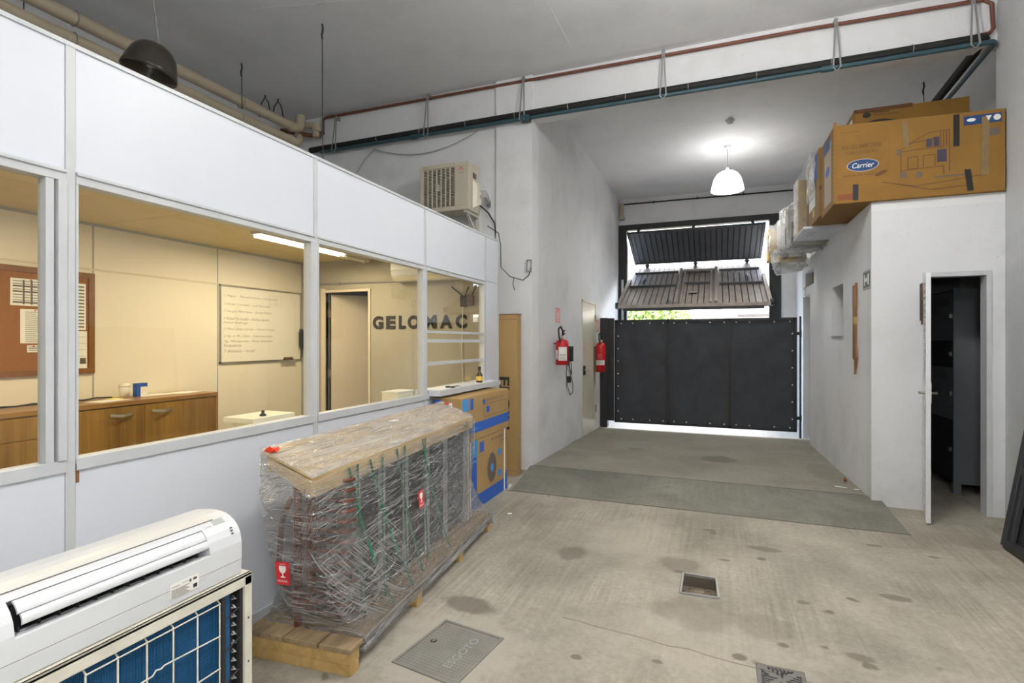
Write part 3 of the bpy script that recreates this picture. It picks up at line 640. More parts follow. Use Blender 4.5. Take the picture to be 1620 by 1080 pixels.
for x in (DX0 + .2, -.42, DX1 - .2): link('hinge_bracket', MB().beam(P(x, L, 0), (x, YF + .02, 3.80), .05, .03), M['blackm'], od)
P2, L2, up2, nr2 = leaf('lower', 12.2, 3.12, 9.80, 2.06, DX0, DX1, M['slat'], 24, -1)
_P2 = P2
P2 = lambda x, h, d: _P2(x, h, -d)
for x in (DX0 - .0, DX1 + .0): link('side_frame', MB().beam(P2(x, 0, -.03), P2(x, L2 * .62, -.03), .08, .06, X_), M['slat'], od)
link('bottom_frame', MB().beam(P2(DX0, .03, -.02), P2(DX1, .03, -.02), .10, .06), M['slat'], od)
link('bottom_bar', MB().beam(P2(DX0 + .1, -.03, .02), P2(DX1 - .1, -.03, .02), .05, .04), M['darkm'], od)
wx0, wx1 = -.69, .0
for a, b in ((DX0 + .05, wx0 - .06), (wx1 + .06, DX1 - .05)):
    for h in (L2 * .45, L2 * .80): link('cross_bar', MB().beam(P2(a, h, -.03), P2(b, h, -.03), .05, .04), M['darkm'], od)
for x in (wx0, wx1): link('wicket_frame', MB().beam(P2(x, .08, -.03), P2(x, L2 * .84, -.03), .10, .05, X_), M['slat'], od)
link('wicket_frame', MB().beam(P2(wx0, L2 * .82, -.03), P2(wx1, L2 * .82, -.03), .07, .05), M['slat'], od)
for x in (wx0 + .09, wx1 - .09): link('wicket_stile', MB().beam(P2(x, .10, -.045), P2(x, L2 * .78, -.045), .04, .04, X_), M['slat'], od)
link('wicket_bar', MB().beam(P2(wx0 + .1, L2 * .47, -.05), P2(wx1 - .1, L2 * .47, -.05), .03, .03), M['darkm'], od)
link('wicket_bar', MB().beam(P2(wx0 + .1, L2 * .76, -.05), P2(wx1 - .1, L2 * .76, -.05), .03, .03), M['darkm'], od)
link('lock_box', MB().beam(P2(wx0 + .22, L2 * .27, -.04), P2(wx0 + .36, L2 * .27, -.04), .12, .03), M['slat'], od)
link('bolt', MB().tube([P2(wx0 - .09, .10, -.08), P2(wx0 - .09, .62, -.08)], .02, 8), M['galv'], od)
for x in (DX0 + .32, DX1 - .30): link('pull_handle', MB().tube([P2(x, L2 * .48, -.05), P2(x, L2 * .48, -.10), P2(x, L2 * .58, -.10), P2(x, L2 * .58, -.05)], .014, 8), M['blackm'], od)
for x in (DX0 - .02, DX1 + .02): link('roller', MB().lathe([(0, -.03), (.06, -.03), (.06, .03), (0, .03)], P2(x, .05, -.04), 14, (1, 0, 0)), M['darkm'], od)
for x in (DX0 + .25, -.42, DX1 - .25): link('fold_hinge', MB().tube([(x - .05, 12.17, 3.165), (x + .05, 12.17, 3.165)], .022, 8).box(x - .03, x + .03, 12.14, 12.2, 3.11, 3.22), M['blackm'], od)

# ================================================================== STREET OUTSIDE
def blob_leaves(cx, cy, cz, rx, ry, rz, n, size):
    mb = MB()
    for i in range(n):
        while True:
            p = V((random.uniform(-1, 1), random.uniform(-1, 1), random.uniform(-1, 1)))
            if .35 < p.length < 1: break
        c = V((cx + p.x * rx, cy + p.y * ry, cz + p.z * rz)); a = V((random.gauss(0, 1), random.gauss(0, 1), random.gauss(0, 1))).normalized()
        b = a.orthogonal().normalized(); s = size * random.uniform(.6, 1.3)
        mb.add([c - a * s, c + b * s * .5, c + a * s, c - b * s * .5], [(0, 1, 2, 3)])
    return mb
random.seed(5)
t = thing('street_bush', 'leafy green bush across the street seen under the overhead door', 'bush', (-2.4, 21.5, -.125))
o = link('foliage', blob_leaves(-2.4, 21.5, 1.75, 1.75, .9, 1.75, 2600, .13), M['leaf'], t); o['kind'] = 'stuff'
link('trunk', MB().tube([(-2.4, 21.5, -.125), (-2.35, 21.5, 1.0), (-2.5, 21.5, 2.2)], [.09, .07, .03], 8), M['bark'], t)
t = thing('white_building', 'plain white rendered building across the street behind the bush', 'building', (-4, 25, -.125))
link('wall', MB().box(-9, .05, 24.4, 27, -.125, 7), M['housew'], t); link('roof_edge', MB().box(-9.1, .12, 24.25, 27.1, 7, 7.25), M['awn'], t)
t = thing('shop_building', 'low building with brown pillar and pale fascia across the street at right', 'building', (3, 23, -.125))
link('pillar', MB().box(-.12, .17, 19.8, 20.3, -.125, 3.4), M['pinkish'], t)
link('fascia', MB().box(.17, 6, 19.9, 20.2, 2.46, 3.0), M['awn'], t)
link('shutter', MB().box(.17, 6, 20.8, 20.9, -.125, 2.5), M['housew'], t)
link('canopy', MB().box(.7, 3.4, 19.4, 19.9, 2.30, 2.37), M['darkm'], t)
link('roof', MB().box(-.15, 6, 19.8, 23, 3.0, 3.2), M['awn'], t)

# ================================================================== PIPES UNDER THE BEAM
PYY = YB - .06
t = thing('insulated_pipe', 'long black foam-insulated pipe running along the lintel beam', 'pipe', (-1.4, PYY, 4.0))
za, zb_, xa, xb = 4.0, 4.0, -5.05, 2.12
link('pipe', MB().tube([(xa, PYY, za), (-1.5, PYY, 4.005), (xb - .06, PYY, 4.0)] + arc((xb - .06, PYY + .06, 4.0), .06, -pi / 2, 0, X_, Y_, 5) + [(xb, 7.2, 3.90), (xb, 8.8, 3.88)], .038, 12), M['insul'], t)
for x in [-4.6 + .62 * k for k in range(11)]: link('cable_tie', MB().tube([(x, PYY + .041 * cos(2 * pi * j / 10), 4.003 + .041 * sin(2 * pi * j / 10)) for j in range(10)], .004, 5, closed=True), M['galv'], t)
t = thing('teal_pipe', 'thin teal PVC conduit under the black pipe along the beam', 'pipe', (-1.4, PYY - .03, 3.94))
yt = PYY - .035
link('pipe', MB().tube([(xa + .2, yt, 3.942), (xb + .0, yt, 3.942)] + arc((xb, yt + .05, 3.942), .05, -pi / 2, 0, X_, Y_, 5)[1:] + [(xb + .05, 7.2, 3.84), (xb + .05, 8.8, 3.82)], .0205, 10), M['teal'], t)
for x in (-1.98, .95, -3.42): link('coupling', MB().tube([(x - .05, yt, 3.942), (x + .05, yt, 3.942)], .029, 12), M['teal'], t)
link('tee_joint', MB().box(-2.03, -1.93, yt - .03, yt + .03, 3.905, 3.972), M['teal'], t)
t = thing('copper_pipe', 'thin reddish copper pipe along the top of the lintel beam', 'pipe', (-1.4, YB - .03, 4.4))
yc = YB - .035
link('pipe', MB().tube([(-4.86, yc, 4.21), (-4.86, yc, 4.40), (-4.80, yc, 4.415), (-2.5, yc, 4.40), (-1.0, yc, 4.385), (.8, yc, 4.37), (2.10, yc, 4.335), (2.16, yc, 4.29), (2.17, yc, 4.08), (2.14, yc - .01, 4.04), (2.06, yc - .02, 4.03)], .0165, 10), M['copperpipe'], t)
link('pipe_bend', MB().tube([(-4.86, yc, 4.23), (-4.88, yc - .03, 4.17), (-5.0, yc - .1, 4.17), (-5.25, yc - .35, 4.18)], .026, 10), M['copperpipe'], t)
def hanger(x, zt, lab):
    t = thing('pipe_hanger', lab, 'strap', (x, yc, zt), 0, 'straps holding the pipes on the beam')
    for s in (-1, 1): link('strap', MB().beam((x + s * .006, YB - .075, zt), (x + s * .03, PYY - .062, 3.93), .014, .004, Y_), M['galv'], t)
    link('hook', MB().tube([(x - .03, PYY - .062, 3.935), (x, PYY - .055, 3.90), (x + .03, PYY - .062, 3.935)], .006, 6), M['galv'], t)
    link('plug', MB().box(x - .014, x + .014, YB - .078, YB, zt - .02, zt + .02), M['galv'], t)
for x, z, lab in ((-4.62, 4.37, 'leftmost metal strap on the beam, next to the drain pipe elbows'), (-3.25, 4.42, 'metal strap on the beam above the left edge of the outdoor unit'), (-2.02, 4.41, 'metal strap over the teal tee joint above the pilaster'),
    (-.50, 4.40, 'metal strap on the beam nearest the corridor pendant lamp'), (1.02, 4.38, 'second metal strap from the right end of the beam'), (2.02, 4.36, 'rightmost metal strap on the beam by the right wall')): hanger(x, z, lab)
# beige drain pipes running above the office
for nm, z, x in (('upper beige drain pipe hung under the ceiling above the office', 4.14, -5.0), ('lower beige drain pipe running just above the office partition top', 3.965, -5.02)):
    t = thing('drain_pipe', nm, 'pipe', (x, 2, z))
    e = 5.32
    link('pipe', MB().tube([(x, -3.9, z - .05), (x, e - .12, z + .03)] + [(x + .0, e - .12 + .1 * sin(a), z + .03 + .1 - .1 * cos(a)) for a in (.4, .8, 1.2, 1.57)] + [(x + .0, e - .02, z + (.22 if z > 4.1 else .10))], .058, 16), M['beigepipe'], t)
    for y in (-1.2, 1.2, 2.75, 4.4): link('clamp', MB().tube([(x + .062 * cos(2 * pi * k / 14), y, z + .01 + .062 * sin(2 * pi * k / 14)) for k in range(14)], .006, 5, closed=True), M['galv'], t)
    link('elbow', MB().lathe([(.062, 0), (.068, .01), (.068, .06), (.062, .07)], (x, e - .22, z + .028), 16, (0, 1, 0)), M['beigepipe'], t)
t = thing('drain_branch', 'short beige branch pipe with elbows behind the drain pipes at the back wall', 'pipe', (-4.9, 5.4, 4.3))
link('pipe', MB().tube([(-5.35, 5.42, 4.24), (-5.02, 5.42, 4.29), (-4.90, 5.45, 4.27), (-4.88, 5.46, 4.12)], .045, 12), M['beigepipe'], t)
link('socket', MB().tube([(-4.885, 5.455, 4.30), (-4.88, 5.46, 4.20)], .056, 12), M['beigepipe'], t)
def rod(x, y, z0, lab, g=None):
    t = thing('hanger_rod', lab, 'rod', (x, y, CZ), 0, g)
    link('rod', MB().tube([(x, y, CZ - .01), (x + .01, y, z0)], .0045, 6), M['darkm'], t)
    link('hook', MB().tube([(x, y, CZ), (x + .008, y, CZ - .05), (x - .006, y, CZ - .10), (x, y, CZ - .14)], .009, 6), M['darkm'], t)
rod(-3.47, 3.96, ZT + .03, 'long thin steel rod from the ceiling to a corner of the office partition')
rod(-4.77, 4.20, 3.95, 'short thin steel rod hanging beside the beige drain pipes')
rod(2.237, 7.375, 4.0, 'thin rod hanging from the corridor ceiling above the stacked cartons')
rod(-5.10, 2.45, 3.9, 'twisted wire hanger holding the beige drain pipes at upper left')
for x, y, lab in ((-5.12, 4.85, 'left black wire loop over the upper beige drain pipe'), (-5.05, 4.98, 'right black wire loop over the upper beige drain pipe')):
    t = thing('wire_loop', lab, 'wire', (x, y, 4.3), 0, 'wire loops over the drain pipe')
    link('loop', MB().tube([(x - .09, y, 4.20), (x - .06, y, 4.36), (x, y, 4.42), (x + .05, y, 4.36), (x + .09, y, 4.20)], .008, 6), M['darkm'], t)
    link('twist', MB().tube([(x, y, 4.41), (x, y, CZ)], .010, 6), M['darkm'], t)
t = thing('hanging_cable', 'thin grey cable drooping across the wall left of the outdoor unit', 'cable', (-3.4, 5.57, 3.8))
link('cable', MB().tube([(-4.35, 5.585, 3.60), (-4.22, 5.585, 3.78), (-4.05, 5.57, 3.90)] , .006, 6), M['alu_d'], t)
link('cable_end', MB().tube(sag((-4.05, 5.57, 3.90), (-2.60, 5.57, 3.92), .16, 16), .007, 6), M['alu_d'], t)
t = thing('wall_cable', 'thin dark cable looping from the partition end to a small wall box', 'cable', (-2.1, 5.5, 2.3))
link('cable', MB().tube([(-2.34, 5.262, 2.72), (-2.21, 5.262, 2.63), (-2.185, 5.262, 2.5), (-2.185, 5.27, 2.26), (-2.13, 5.40, 2.17), (-2.03, 5.54, 2.14), (-1.955, 5.545, 2.20), (-1.935, 5.555, 2.30)], .005, 6), M['blackp'], t)
link('loose_end', MB().tube([(-2.10, 5.45, 2.165), (-2.12, 5.46, 2.09), (-2.10, 5.47, 2.02)], .004, 6), M['blackp'], t)
t = thing('wall_box', 'small open grey junction box on the pilaster edge beside the tall carton', 'box', (-1.95, 5.55, 2.3))
mb = MB().box(-1.985, -1.927, 5.556, 5.57, 2.235, 2.37); link('backplate', mb, M['wall'], t)
mb = MB()
for a, b, c, d in ((-1.985, -1.977, 2.235, 2.37), (-1.935, -1.927, 2.235, 2.37), (-1.985, -1.927, 2.235, 2.243), (-1.985, -1.927, 2.362, 2.37)): mb.box(a, b, 5.535, 5.557, c, d)
link('rim', mb, M['galv'], t)

# ================================================================== OUTDOOR UNIT ON THE WALL
ax0, ax1, ay0, ay1, az0, az1 = -3.18, -2.56, 5.235, 5.50, 2.92, 3.46
t = thing('outdoor_unit', 'beige wall-hung air conditioner outdoor unit with grille and red emblem', 'air conditioner', ((ax0 + ax1) / 2, 5.37, az0))
mb = MB(); gx0, gx1, gz0, gz1 = ax0 + .045, ax1 - .175, az0 + .05, az1 - .05
mb.wallpanel(lambda a, b, c, d: mb.box(a, b, ay0, ay0 + .03, c, d), ax0, ax1, az0, az1, [(gx0, gx1, gz0, gz1)]); mb.box(ax0, ax1, ay0 + .03, ay1, az0, az1)
link('casing', mb, M['beige_ac'], t, .006)
link('grille_cavity', MB().box(gx0, gx1, ay0 + .026, ay0 + .032, gz0, gz1), M['blackp'], t)
mb = MB()
for k in range(26):
    z = gz0 + .008 + k * (gz1 - gz0 - .016) / 25; mb.box(gx0, gx1, ay0 + .002, ay0 + .012, z - .003, z + .003)
o = link('grille_bars', mb, M['beige_ac'], t)
for k in range(1, 7): link('grille_rib', MB().box(gx0 + k * (gx1 - gx0) / 7 - .006, gx0 + k * (gx1 - gx0) / 7 + .006, ay0 - .002, ay0 + .016, gz0, gz1), M['beige_ac'], t)
link('grille_hub', MB().box(gx0 + .16, gx0 + .205, ay0 - .004, ay0 + .018, gz0 + .19, gz0 + .26), M['beige_ac'], t)
text('emblem', 'FUJITSU', M['redtape'], t, (ax1 - .135, ay0 - .001, az1 - .098), X_, Z_, .085, .018, .01)
link('emblem_mark', MB().ell((ax1 - .09, ay0 - .001, az1 - .072), X_, Z_, 0, 0, .014, .006), M['redtape'], t)
text('small_print', 'INVERTER', M['ink_grey'], t, (ax1 - .125, ay0 - .001, az1 - .128), X_, Z_, .07, .009)
link('valve_cover', MB().add([(ax1, ay0 + .10, az0 + .03), (ax1 + .045, ay0 + .13, az0 + .06), (ax1 + .05, ay0 + .24, az0 + .10), (ax1, ay0 + .262, az0 + .03), (ax1, ay0 + .10, az0 + .36), (ax1 + .05, ay0 + .14, az0 + .30), (ax1 + .05, ay0 + .24, az0 + .30), (ax1, ay0 + .262, az0 + .36)],
     [(0, 1, 2, 3), (4, 7, 6, 5), (0, 4, 5, 1), (1, 5, 6, 2), (2, 6, 7, 3), (0, 3, 7, 4)]), M['cream_plastic'], t, .008)
link('side_slot', MB().box(ax1 - .001, ax1 + .003, ay0 + .11, ay0 + .2, az1 - .16, az1 - .10), M['ink_grey'], t)
for x in (ax0 + .09, ax1 - .05):
    b_ = link('bracket', MB().beam((x, ay0 + .02, az0 - .014), (x, YB - .008, az0 - .014), .035, .028).beam((x, YB - .012, az0 + .06), (x, YB - .012, az0 - .30), .04, .02, Y_).beam((x, ay0 + .07, az0 - .03), (x, YB - .02, az0 - .27), .03, .02), M['cream_metal'], t)
for k in range(2): link('refrigerant_hose', MB().tube([(ax1 + .05, ay0 + .20, az0 + .26 - .08 * k), (ax1 + .10, ay0 + .24, az0 + .27 - .08 * k), (ax1 + .13, ay0 + .29, az0 + .20 - .07 * k), (ax1 + .11, ay0 + .33, az0 + .10), (ax1 + .07, YB - .012, az0 + .12)], .017, 8), M['galv' if k else 'white'], t)
link('power_cable', MB().tube([(ax1 + .05, ay0 + .2, az0 + .08), (ax1 + .10, YB - .05, az0 + .02), (ax1 + .17, YB - .02, az0 - .10), (ax1 + .19, YB - .012, az0 - .30)], .009, 6), M['blackp'], t)

# ================================================================== LOWER LEFT: CONDENSER WITH INDOOR UNIT ON TOP
bx0, bx1, by0, by1, bz1 = -1.80, -1.50, .42, 1.365, .655
t = thing('condenser_unit', 'cream condenser unit with exposed blue coil and white wire guard', 'air conditioner', (-1.65, .9, 0))
link('top_plate', MB().box(bx0, bx1, by0, by1, bz1 - .012, bz1).box(bx1 - .012, bx1, by0, by1, bz1 - .042, bz1), M['cream_metal'], t, .003)
link('base_pan', MB().box(bx0, bx1, by0, by1, .04, .09).box(bx0 + .02, bx1 - .02, by0 + .1, by0 + .18, 0, .04).box(bx0 + .02, bx1 - .02, by1 - .18, by1 - .1, 0, .04), M['cream_metal'], t, .003)
link('corner_post', MB().box(bx1 - .035, bx1, by1 - .030, by1, .08, bz1 - .01).box(bx1 - .12, bx1 - .001, by1 - .004, by1, .08, bz1 - .01), M['cream_metal'], t, .003)
link('back_panel', MB().box(bx0, bx0 + .01, by0, by1, .08, bz1 - .01).box(bx0, bx1 - .1, by1 - .004, by1, .08, bz1 - .01).box(bx0, bx1, by0, by0 + .01, .08, bz1 - .01), M['cream_metal'], t)
cy0, cy1 = .80, 1.30
mb = MB().box(bx1 - .055, bx1 - .030, cy0 - .05, cy1, .09, bz1 - .045); cf = link('coil', mb, M['bluefin'], t)
mb = MB()
for k in range(int((cy1 - cy0) / .004)): mb.box(bx1 - .031, bx1 - .026, cy0 - .045 + .004 * k, cy0 - .0435 + .004 * k, .09, bz1 - .048)
o = link('coil_fins', mb, M['bluefin'], cf); o['kind'] = 'stuff'
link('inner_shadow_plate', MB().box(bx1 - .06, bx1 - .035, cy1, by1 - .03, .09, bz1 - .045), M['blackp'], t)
mb = MB()
for k in range(18): mb.tube([(bx1 - .05, cy1 + .012, .12 + .03 * k), (bx1 - .022, cy1 + .016, .127 + .03 * k), (bx1 - .05, cy1 + .02, .134 + .03 * k)], .006, 6)
link('coil_bends', mb, M['galv'], t)
link('black_upright', MB().box(bx1 - .026, bx1 - .010, 1.253, 1.268, .09, bz1 - .042).box(bx1 - .026, bx1 - .010, 1.322, 1.337, .09, bz1 - .042), M['blackp'], t)
for k in range(6): link('black_guard_wire', MB().tube([(bx1 - .014, 1.262, bz1 - .13 - .105 * k), (bx1 - .012, 1.33, bz1 - .105 - .105 * k)], .0028, 6), M['blackp'], t)
gy = [.855 + .078 * k for k in range(6)]
for y in gy: link('guard_wire', MB().tube([(bx1 - .02, y, bz1 - .052), (bx1 - .010, y, bz1 - .06), (bx1 - .010, y, .10)], .0026, 6), M['cream_metal'], t)
for k in range(5):
    z = bz1 - .062 - .105 * k
    pts = [(bx1 - .0085, .853, z), (bx1 - .0085, 1.247, z)] if k != 1 else [(bx1 - .0085, .853, z), (bx1 - .0085, 1.025, z), (bx1 - .007, 1.035, z + .012), (bx1 - .007, 1.05, z + .008), (bx1 - .0085, 1.06, z + .012), (bx1 - .0085, 1.247, z)]
    link('guard_wire', MB().tube(pts, .0026, 6), M['cream_metal'], t)
link('valve_block', MB().box(bx1 - .05, bx1 - .012, .70, .80, .45, .60).tube([(bx1 - .02, .74, .58), (bx1 + .0, .74, .52), (bx1 - .02, .74, .45)], .012, 8), M['blackp'], t)
for z in (.2, .35, .5): link('screw', MB().lathe([(0, .003), (.004, .002), (.005, 0)], (bx1 - .016 + .014, by1 - .015, z), 8, (1, 0, 0)), M['darkm'], t)
# indoor unit lying on its back on the condenser
iy0, iy1 = .575, 1.335
PR = [(-1.519, .657), (-1.515, .70), (-1.515, .767), (-1.522, .798), (-1.533, .818), (-1.551, .836), (-1.570, .8475), (-1.59, .855), (-1.62, .860), (-1.66, .860), (-1.73, .851), (-1.752, .84), (-1.76, .80), (-1.76, .657)]
t = thing('indoor_unit', 'white wall-split indoor unit lying on its back on the condenser', 'air conditioner', (-1.64, .95, .657))
def prof(mb, pr, y0, y1, smooth=True, caps=True):
    k = len(pr); vs = [(x, y, z) for y in (y0, y1) for x, z in pr]
    mb.add(vs, [(i, (i + 1) % k, k + (i + 1) % k, k + i) for i in range(k)], False)
    if caps: mb.add(vs[:k], [tuple(range(k))]); mb.add(vs[k:], [tuple(range(k))])
    return mb
s0, s1 = .712, 1.215
mb = MB(); prof(mb, PR, iy0, s0); prof(mb, PR, s1, iy1)
lo = [(-1.519, .657), (-1.515, .70), (-1.515, .763), (-1.56, .757), (-1.60, .70), (-1.76, .70), (-1.76, .657)]; prof(mb, lo, s0, s1)
hi = [(-1.553, .8375), (-1.570, .8475), (-1.59, .855), (-1.62, .860), (-1.66, .860), (-1.73, .851), (-1.752, .84), (-1.76, .80), (-1.76, .74), (-1.62, .80)]; prof(mb, hi, s0, s1)
link('body', mb, M['white'], t, .004)
prof(m2 := MB(), [(-1.604, .705), (-1.604, .80), (-1.62, .80), (-1.62, .705)], s0, s1); link('outlet_cavity', m2, M['blackp'], t)
mb = MB()
for k in range(12): mb.box(-1.60, -1.545, s0 + .02 + .042 * k, s0 + .023 + .042 * k, .745, .77)
link('outlet_vanes', mb, M['darkm'], t)['kind'] = 'stuff'
def flap(xa, za, xb, zb, y0, y1, bow):
    a, b = V((xa, 0, za)), V((xb, 0, zb)); d = b - a; n = V((-d.z, 0, d.x)).normalized()
    if n.x < 0: n = -n
    pts = [a + d * i / 6 + n * bow * 4 * (i / 6) * (1 - i / 6) for i in range(7)]; pr = [(p.x, p.z) for p in pts] + [(p.x - n.x * .006, p.z - n.z * .006) for p in reversed(pts)]
    return prof(MB(), pr, y0, y1)
link('flap', flap(-1.5285, .8105, -1.552, .8365, s0 + .012, s1 - .004, .004), M['white'], t, .002)
link('flap', flap(-1.519, .784, -1.527, .8085, s0 + .016, s1 - .002, .004), M['white'], t, .002)
link('panel_seam', prof(MB(), [(-1.576, .8500), (-1.580, .8520), (-1.580, .8505), (-1.576, .8485)], s0 - .03, iy1 - .06), M['ink_grey'], t)
link('panel_lip', prof(MB(), [(-1.582, .8525), (-1.60, .8585), (-1.62, .8615), (-1.62, .8600), (-1.60, .8570)], s0 - .03, iy1 - .055), mat('aged_white_plastic', (.64, .635, .60), .4), t)
link('seam', MB().box(-1.5155, -1.5146, iy0, iy1, .7065, .7075), M['ink_grey'], t)
O = (-1.4998, 1.13, .664); u, v = -Y_ * -1, Z_                # printed data plate and marks on the near face
lab = link('data_plate', MB().rect((-1.5148, 1.083, .680), Y_, Z_, 0, .092, 0, .044, .0006), M['paper'], t)
for k in range(7): link('print_line', MB().rect((-1.5141, 1.086, .682 + .0036 * k), Y_, Z_, 0, .058 - .006 * (k % 3), 0, .0016, .0003), M['ink_grey'], lab)
link('print_block', MB().rect((-1.5141, 1.156, .685), Y_, Z_, 0, .013, 0, .012, .0003), M['darkm'], lab)
text('maker_print', 'MITSUBISHI', M['ink_black'], lab, (-1.5139, 1.086, .711), Y_, Z_, .026, .0045)
text('maker_print', 'ELECTRIC', M['ink_black'], lab, (-1.5139, 1.120, .714), Y_, Z_, .02, .004)
link('print_block', MB().rect((-1.5141, 1.156, .709), Y_, Z_, 0, .012, 0, .008, .0003).rect((-1.5141, 1.143, .708), Y_, Z_, 0, .007, 0, .009, .0003), M['ink_grey'], lab)
nrm = V((.75, 0, .66)).normalized(); tv = V((-.66, 0, .75)).normalized()
link('grey_sticker', MB().plate((-1.5545, 1.262, .8385), Y_, V((-.83, 0, .55)).normalized(), [(0, 0), (.04, 0), (.04, .022), (0, .022)], .001), M['alu_d'], t)
for k in range(3): link('led_mark', MB().rect((-1.5215 - .004 * k, 1.300, .800 + .009 * k), Y_, V((-.2, 0, 1)).normalized(), 0, .008, 0, .005, .0012), M['ink_grey'], t)
text('small_print', 'inverter', M['ink_grey'], t, (-1.5545, 1.228, .8385), Y_, V((-.83, 0, .55)).normalized(), .022, .004, th=.0012)
text('model_print', 'MULTI SPLIT', M['ink_grey'], t, (-1.63, .63, .8612), Y_, V((-1, 0, 0)), .10, .010, th=.0004)

# ================================================================== WRAPPED COIL ON ITS PALLET
TH = radians(4.6)
pl_o = thing('pallet', 'long weathered wooden pallet under the film-wrapped coil', 'pallet', (-1.465, 1.845, 0), TH)
PM = wmat(pl_o)
def PW(x, y, z): return PM @ V((x, y, z))
def plink(name, mb, m, par=None, bevel=0):
    mb.v = [PM @ p for p in mb.v]; return link(name, mb, m, par or pl_o, bevel)
PWD, PLN = .56, 1.87
for x0, x1 in ((-.16, 0), (-.345, -.17), (-PWD, -.355)):
    plink('deck_board', MB().box(x0, x1, 0, PLN, .098, .122), M['pallet'], None, .003)
for y0 in (.0, .62, 1.23, 1.79):
    plink('bearer', MB().box(-PWD, -.004, y0 + .004, y0 + .075, .05, .097), M['palletblk'], None, .003)
    plink('bearer_block', MB().box(-PWD, -.004, y0 + .006, y0 + .072, .0, .049), M['palletblk'], None, .003)
coil = thing('wrapped_coil', 'large copper and fin coil with pine lid wrapped in stretch film', 'coil', tuple(PW(-.27, .9, .122)), TH)
def clink(name, mb, m, par=None, bevel=0): return plink(name, mb, m, par or coil, bevel)
cx0, cx1 = -.37, -.13
clink('fin_pack', MB().box(cx0 + .02, cx1 - .02, .22, 1.70, .15, .84), M['finsdark'])
mb = MB()
for k in range(230): mb.box(cx1 - .021, cx1 - .012, .235 + .0063 * k, .2375 + .0063 * k, .155, .835)
o = clink('fins', mb, M['finsdark']); o['kind'] = 'stuff'
clink('end_plate', MB().box(cx0, cx1, .205, .222, .125, .86).box(cx1 - .02, cx1, .205, .275, .125, .86), M['finsgrey'])
clink('end_plate', MB().box(cx0, cx1, 1.68, 1.70, .125, .86).box(cx1 - .02, cx1, 1.64, 1.70, .125, .86), M['finsgrey'])
for y in (.46, .72, 1.0, 1.28): clink('side_bar', MB().box(cx1 - .012, cx1 - .006, y, y + .06, .125, .86), M['finsgrey'])
mb = MB()
for r in range(14):
    for c in range(4):
        x = cx0 + .035 + c * .055; z = .175 + r * .048
        mb.tube([(x, .206, z)] + [(x + (.0275 - .0275 * cos(a)), .206 - .055 * sin(a) - .02, z + .008 * sin(a)) for a in (.5, 1.05, 1.57, 2.1, 2.65)] + [(x + .055, .206, z)], .0085, 6)
clink('tube_bends', mb, M['copper'])
mb = MB()
for r in range(14):
    for c in range(3):
        x = cx0 + .035 + c * .055; z = .175 + r * .048
        mb.tube([(x, 1.70, z), (x + .0275, 1.76, z), (x + .055, 1.70, z)], .0085, 6)
clink('tube_bends', mb, M['copper'])
clink('header_tube', MB().tube([(cx0 + .02, .10, .125), (cx0 + .02, .10, .80)], .019, 10).tube([(cx0 + .075, .11, .20), (cx0 + .075, .11, .78)], .013, 8), M['copper'])
clink('return_tube', MB().tube([(cx0 - .01, .09, .72), (cx0 - .055, .08, .60), (cx0 - .065, .075, .42), (cx0 - .045, .08, .30), (cx0 + .02, .10, .235), (cx0 + .12, .12, .235)], .013, 8), M['copper'])
random.seed(4)
for k in range(5):
    z = .28 + .09 * k
    clink('capillary', MB().tube([(cx0 + .04, .07, z - .1), (cx0 + .06 + .01 * k, .04, z + .02), (cx0 + .09 + .012 * k, .08, z + .18), (cx0 + .11, .15, z + .26)], .004, 6), M['copper'])
clink('wire_tie', MB().tube([(cx0 + .02, .125, .6), (cx0 + .05, .07, .61), (cx0 + .08, .125, .6)], .004, 5), M['brass'])
# pine lid sloping to the wall
R0, R1 = .865, .955
clink('front_rail', MB().box(cx1 - .03, cx1 + .0, -.09, 1.80, R0 - .075, R0), M['pine'], None, .002)
clink('back_rail', MB().box(cx0 - .02, cx0 + .01, -.05, 1.80, R1 - .08, R1), M['pine'], None, .002)
def lid(x0, x1):
    z = lambda x: R0 + (R1 - R0) * (cx1 - x) / (cx1 - cx0)
    return MB().add([(x, y, z(x) + dz) for dz in (0, .014) for y in (-.08, 1.80) for x in (x0, x1)], [(0, 2, 3, 1), (4, 5, 7, 6), (0, 1, 5, 4), (2, 6, 7, 3), (0, 4, 6, 2), (1, 3, 7, 5)])
clink('lid_board', lid(cx1 - .11, cx1 + .002), M['pine']); clink('lid_board', lid(cx0 - .02, cx1 - .115), M['pine'])
clink('end_rail', MB().beam((cx1 - .03, -.075, R0 - .03), (cx0 + .0, -.035, R1 - .045), .03, .055), M['pine'])
for y in (.21, 1.72): clink('upright', MB().box(cx1 - .05, cx1 - .01, y, y + .03, .125, R0 - .07), M['pine'])
# green straps over the front
for (ya, yb, xb) in ((.17, .40, -.02), (.24, .26, -.10), (.35, .62, -.03), (.47, .45, -.10), (.62, .80, -.06), (.71, .68, -.09), (.93, 1.17, -.05), (.97, .95, -.10)):
    f = lambda s: V((cx1 + .008 + (xb - cx1) * s ** 2.2, ya + (yb - ya) * s, R0 - .005 + (.127 - R0) * s))
    mb = MB()
    for i in range(8):
        a, b = f(i / 8), f((i + 1) / 8); w_ = .0095
        mb.add([a - Y_ * w_, a + Y_ * w_, b + Y_ * w_, b - Y_ * w_, a - Y_ * w_ + X_ * .001, a + Y_ * w_ + X_ * .001, b + Y_ * w_ + X_ * .001, b - Y_ * w_ + X_ * .001], [(0, 1, 2, 3), (4, 5, 6, 7)])
    clink('strap', mb, M['green'])
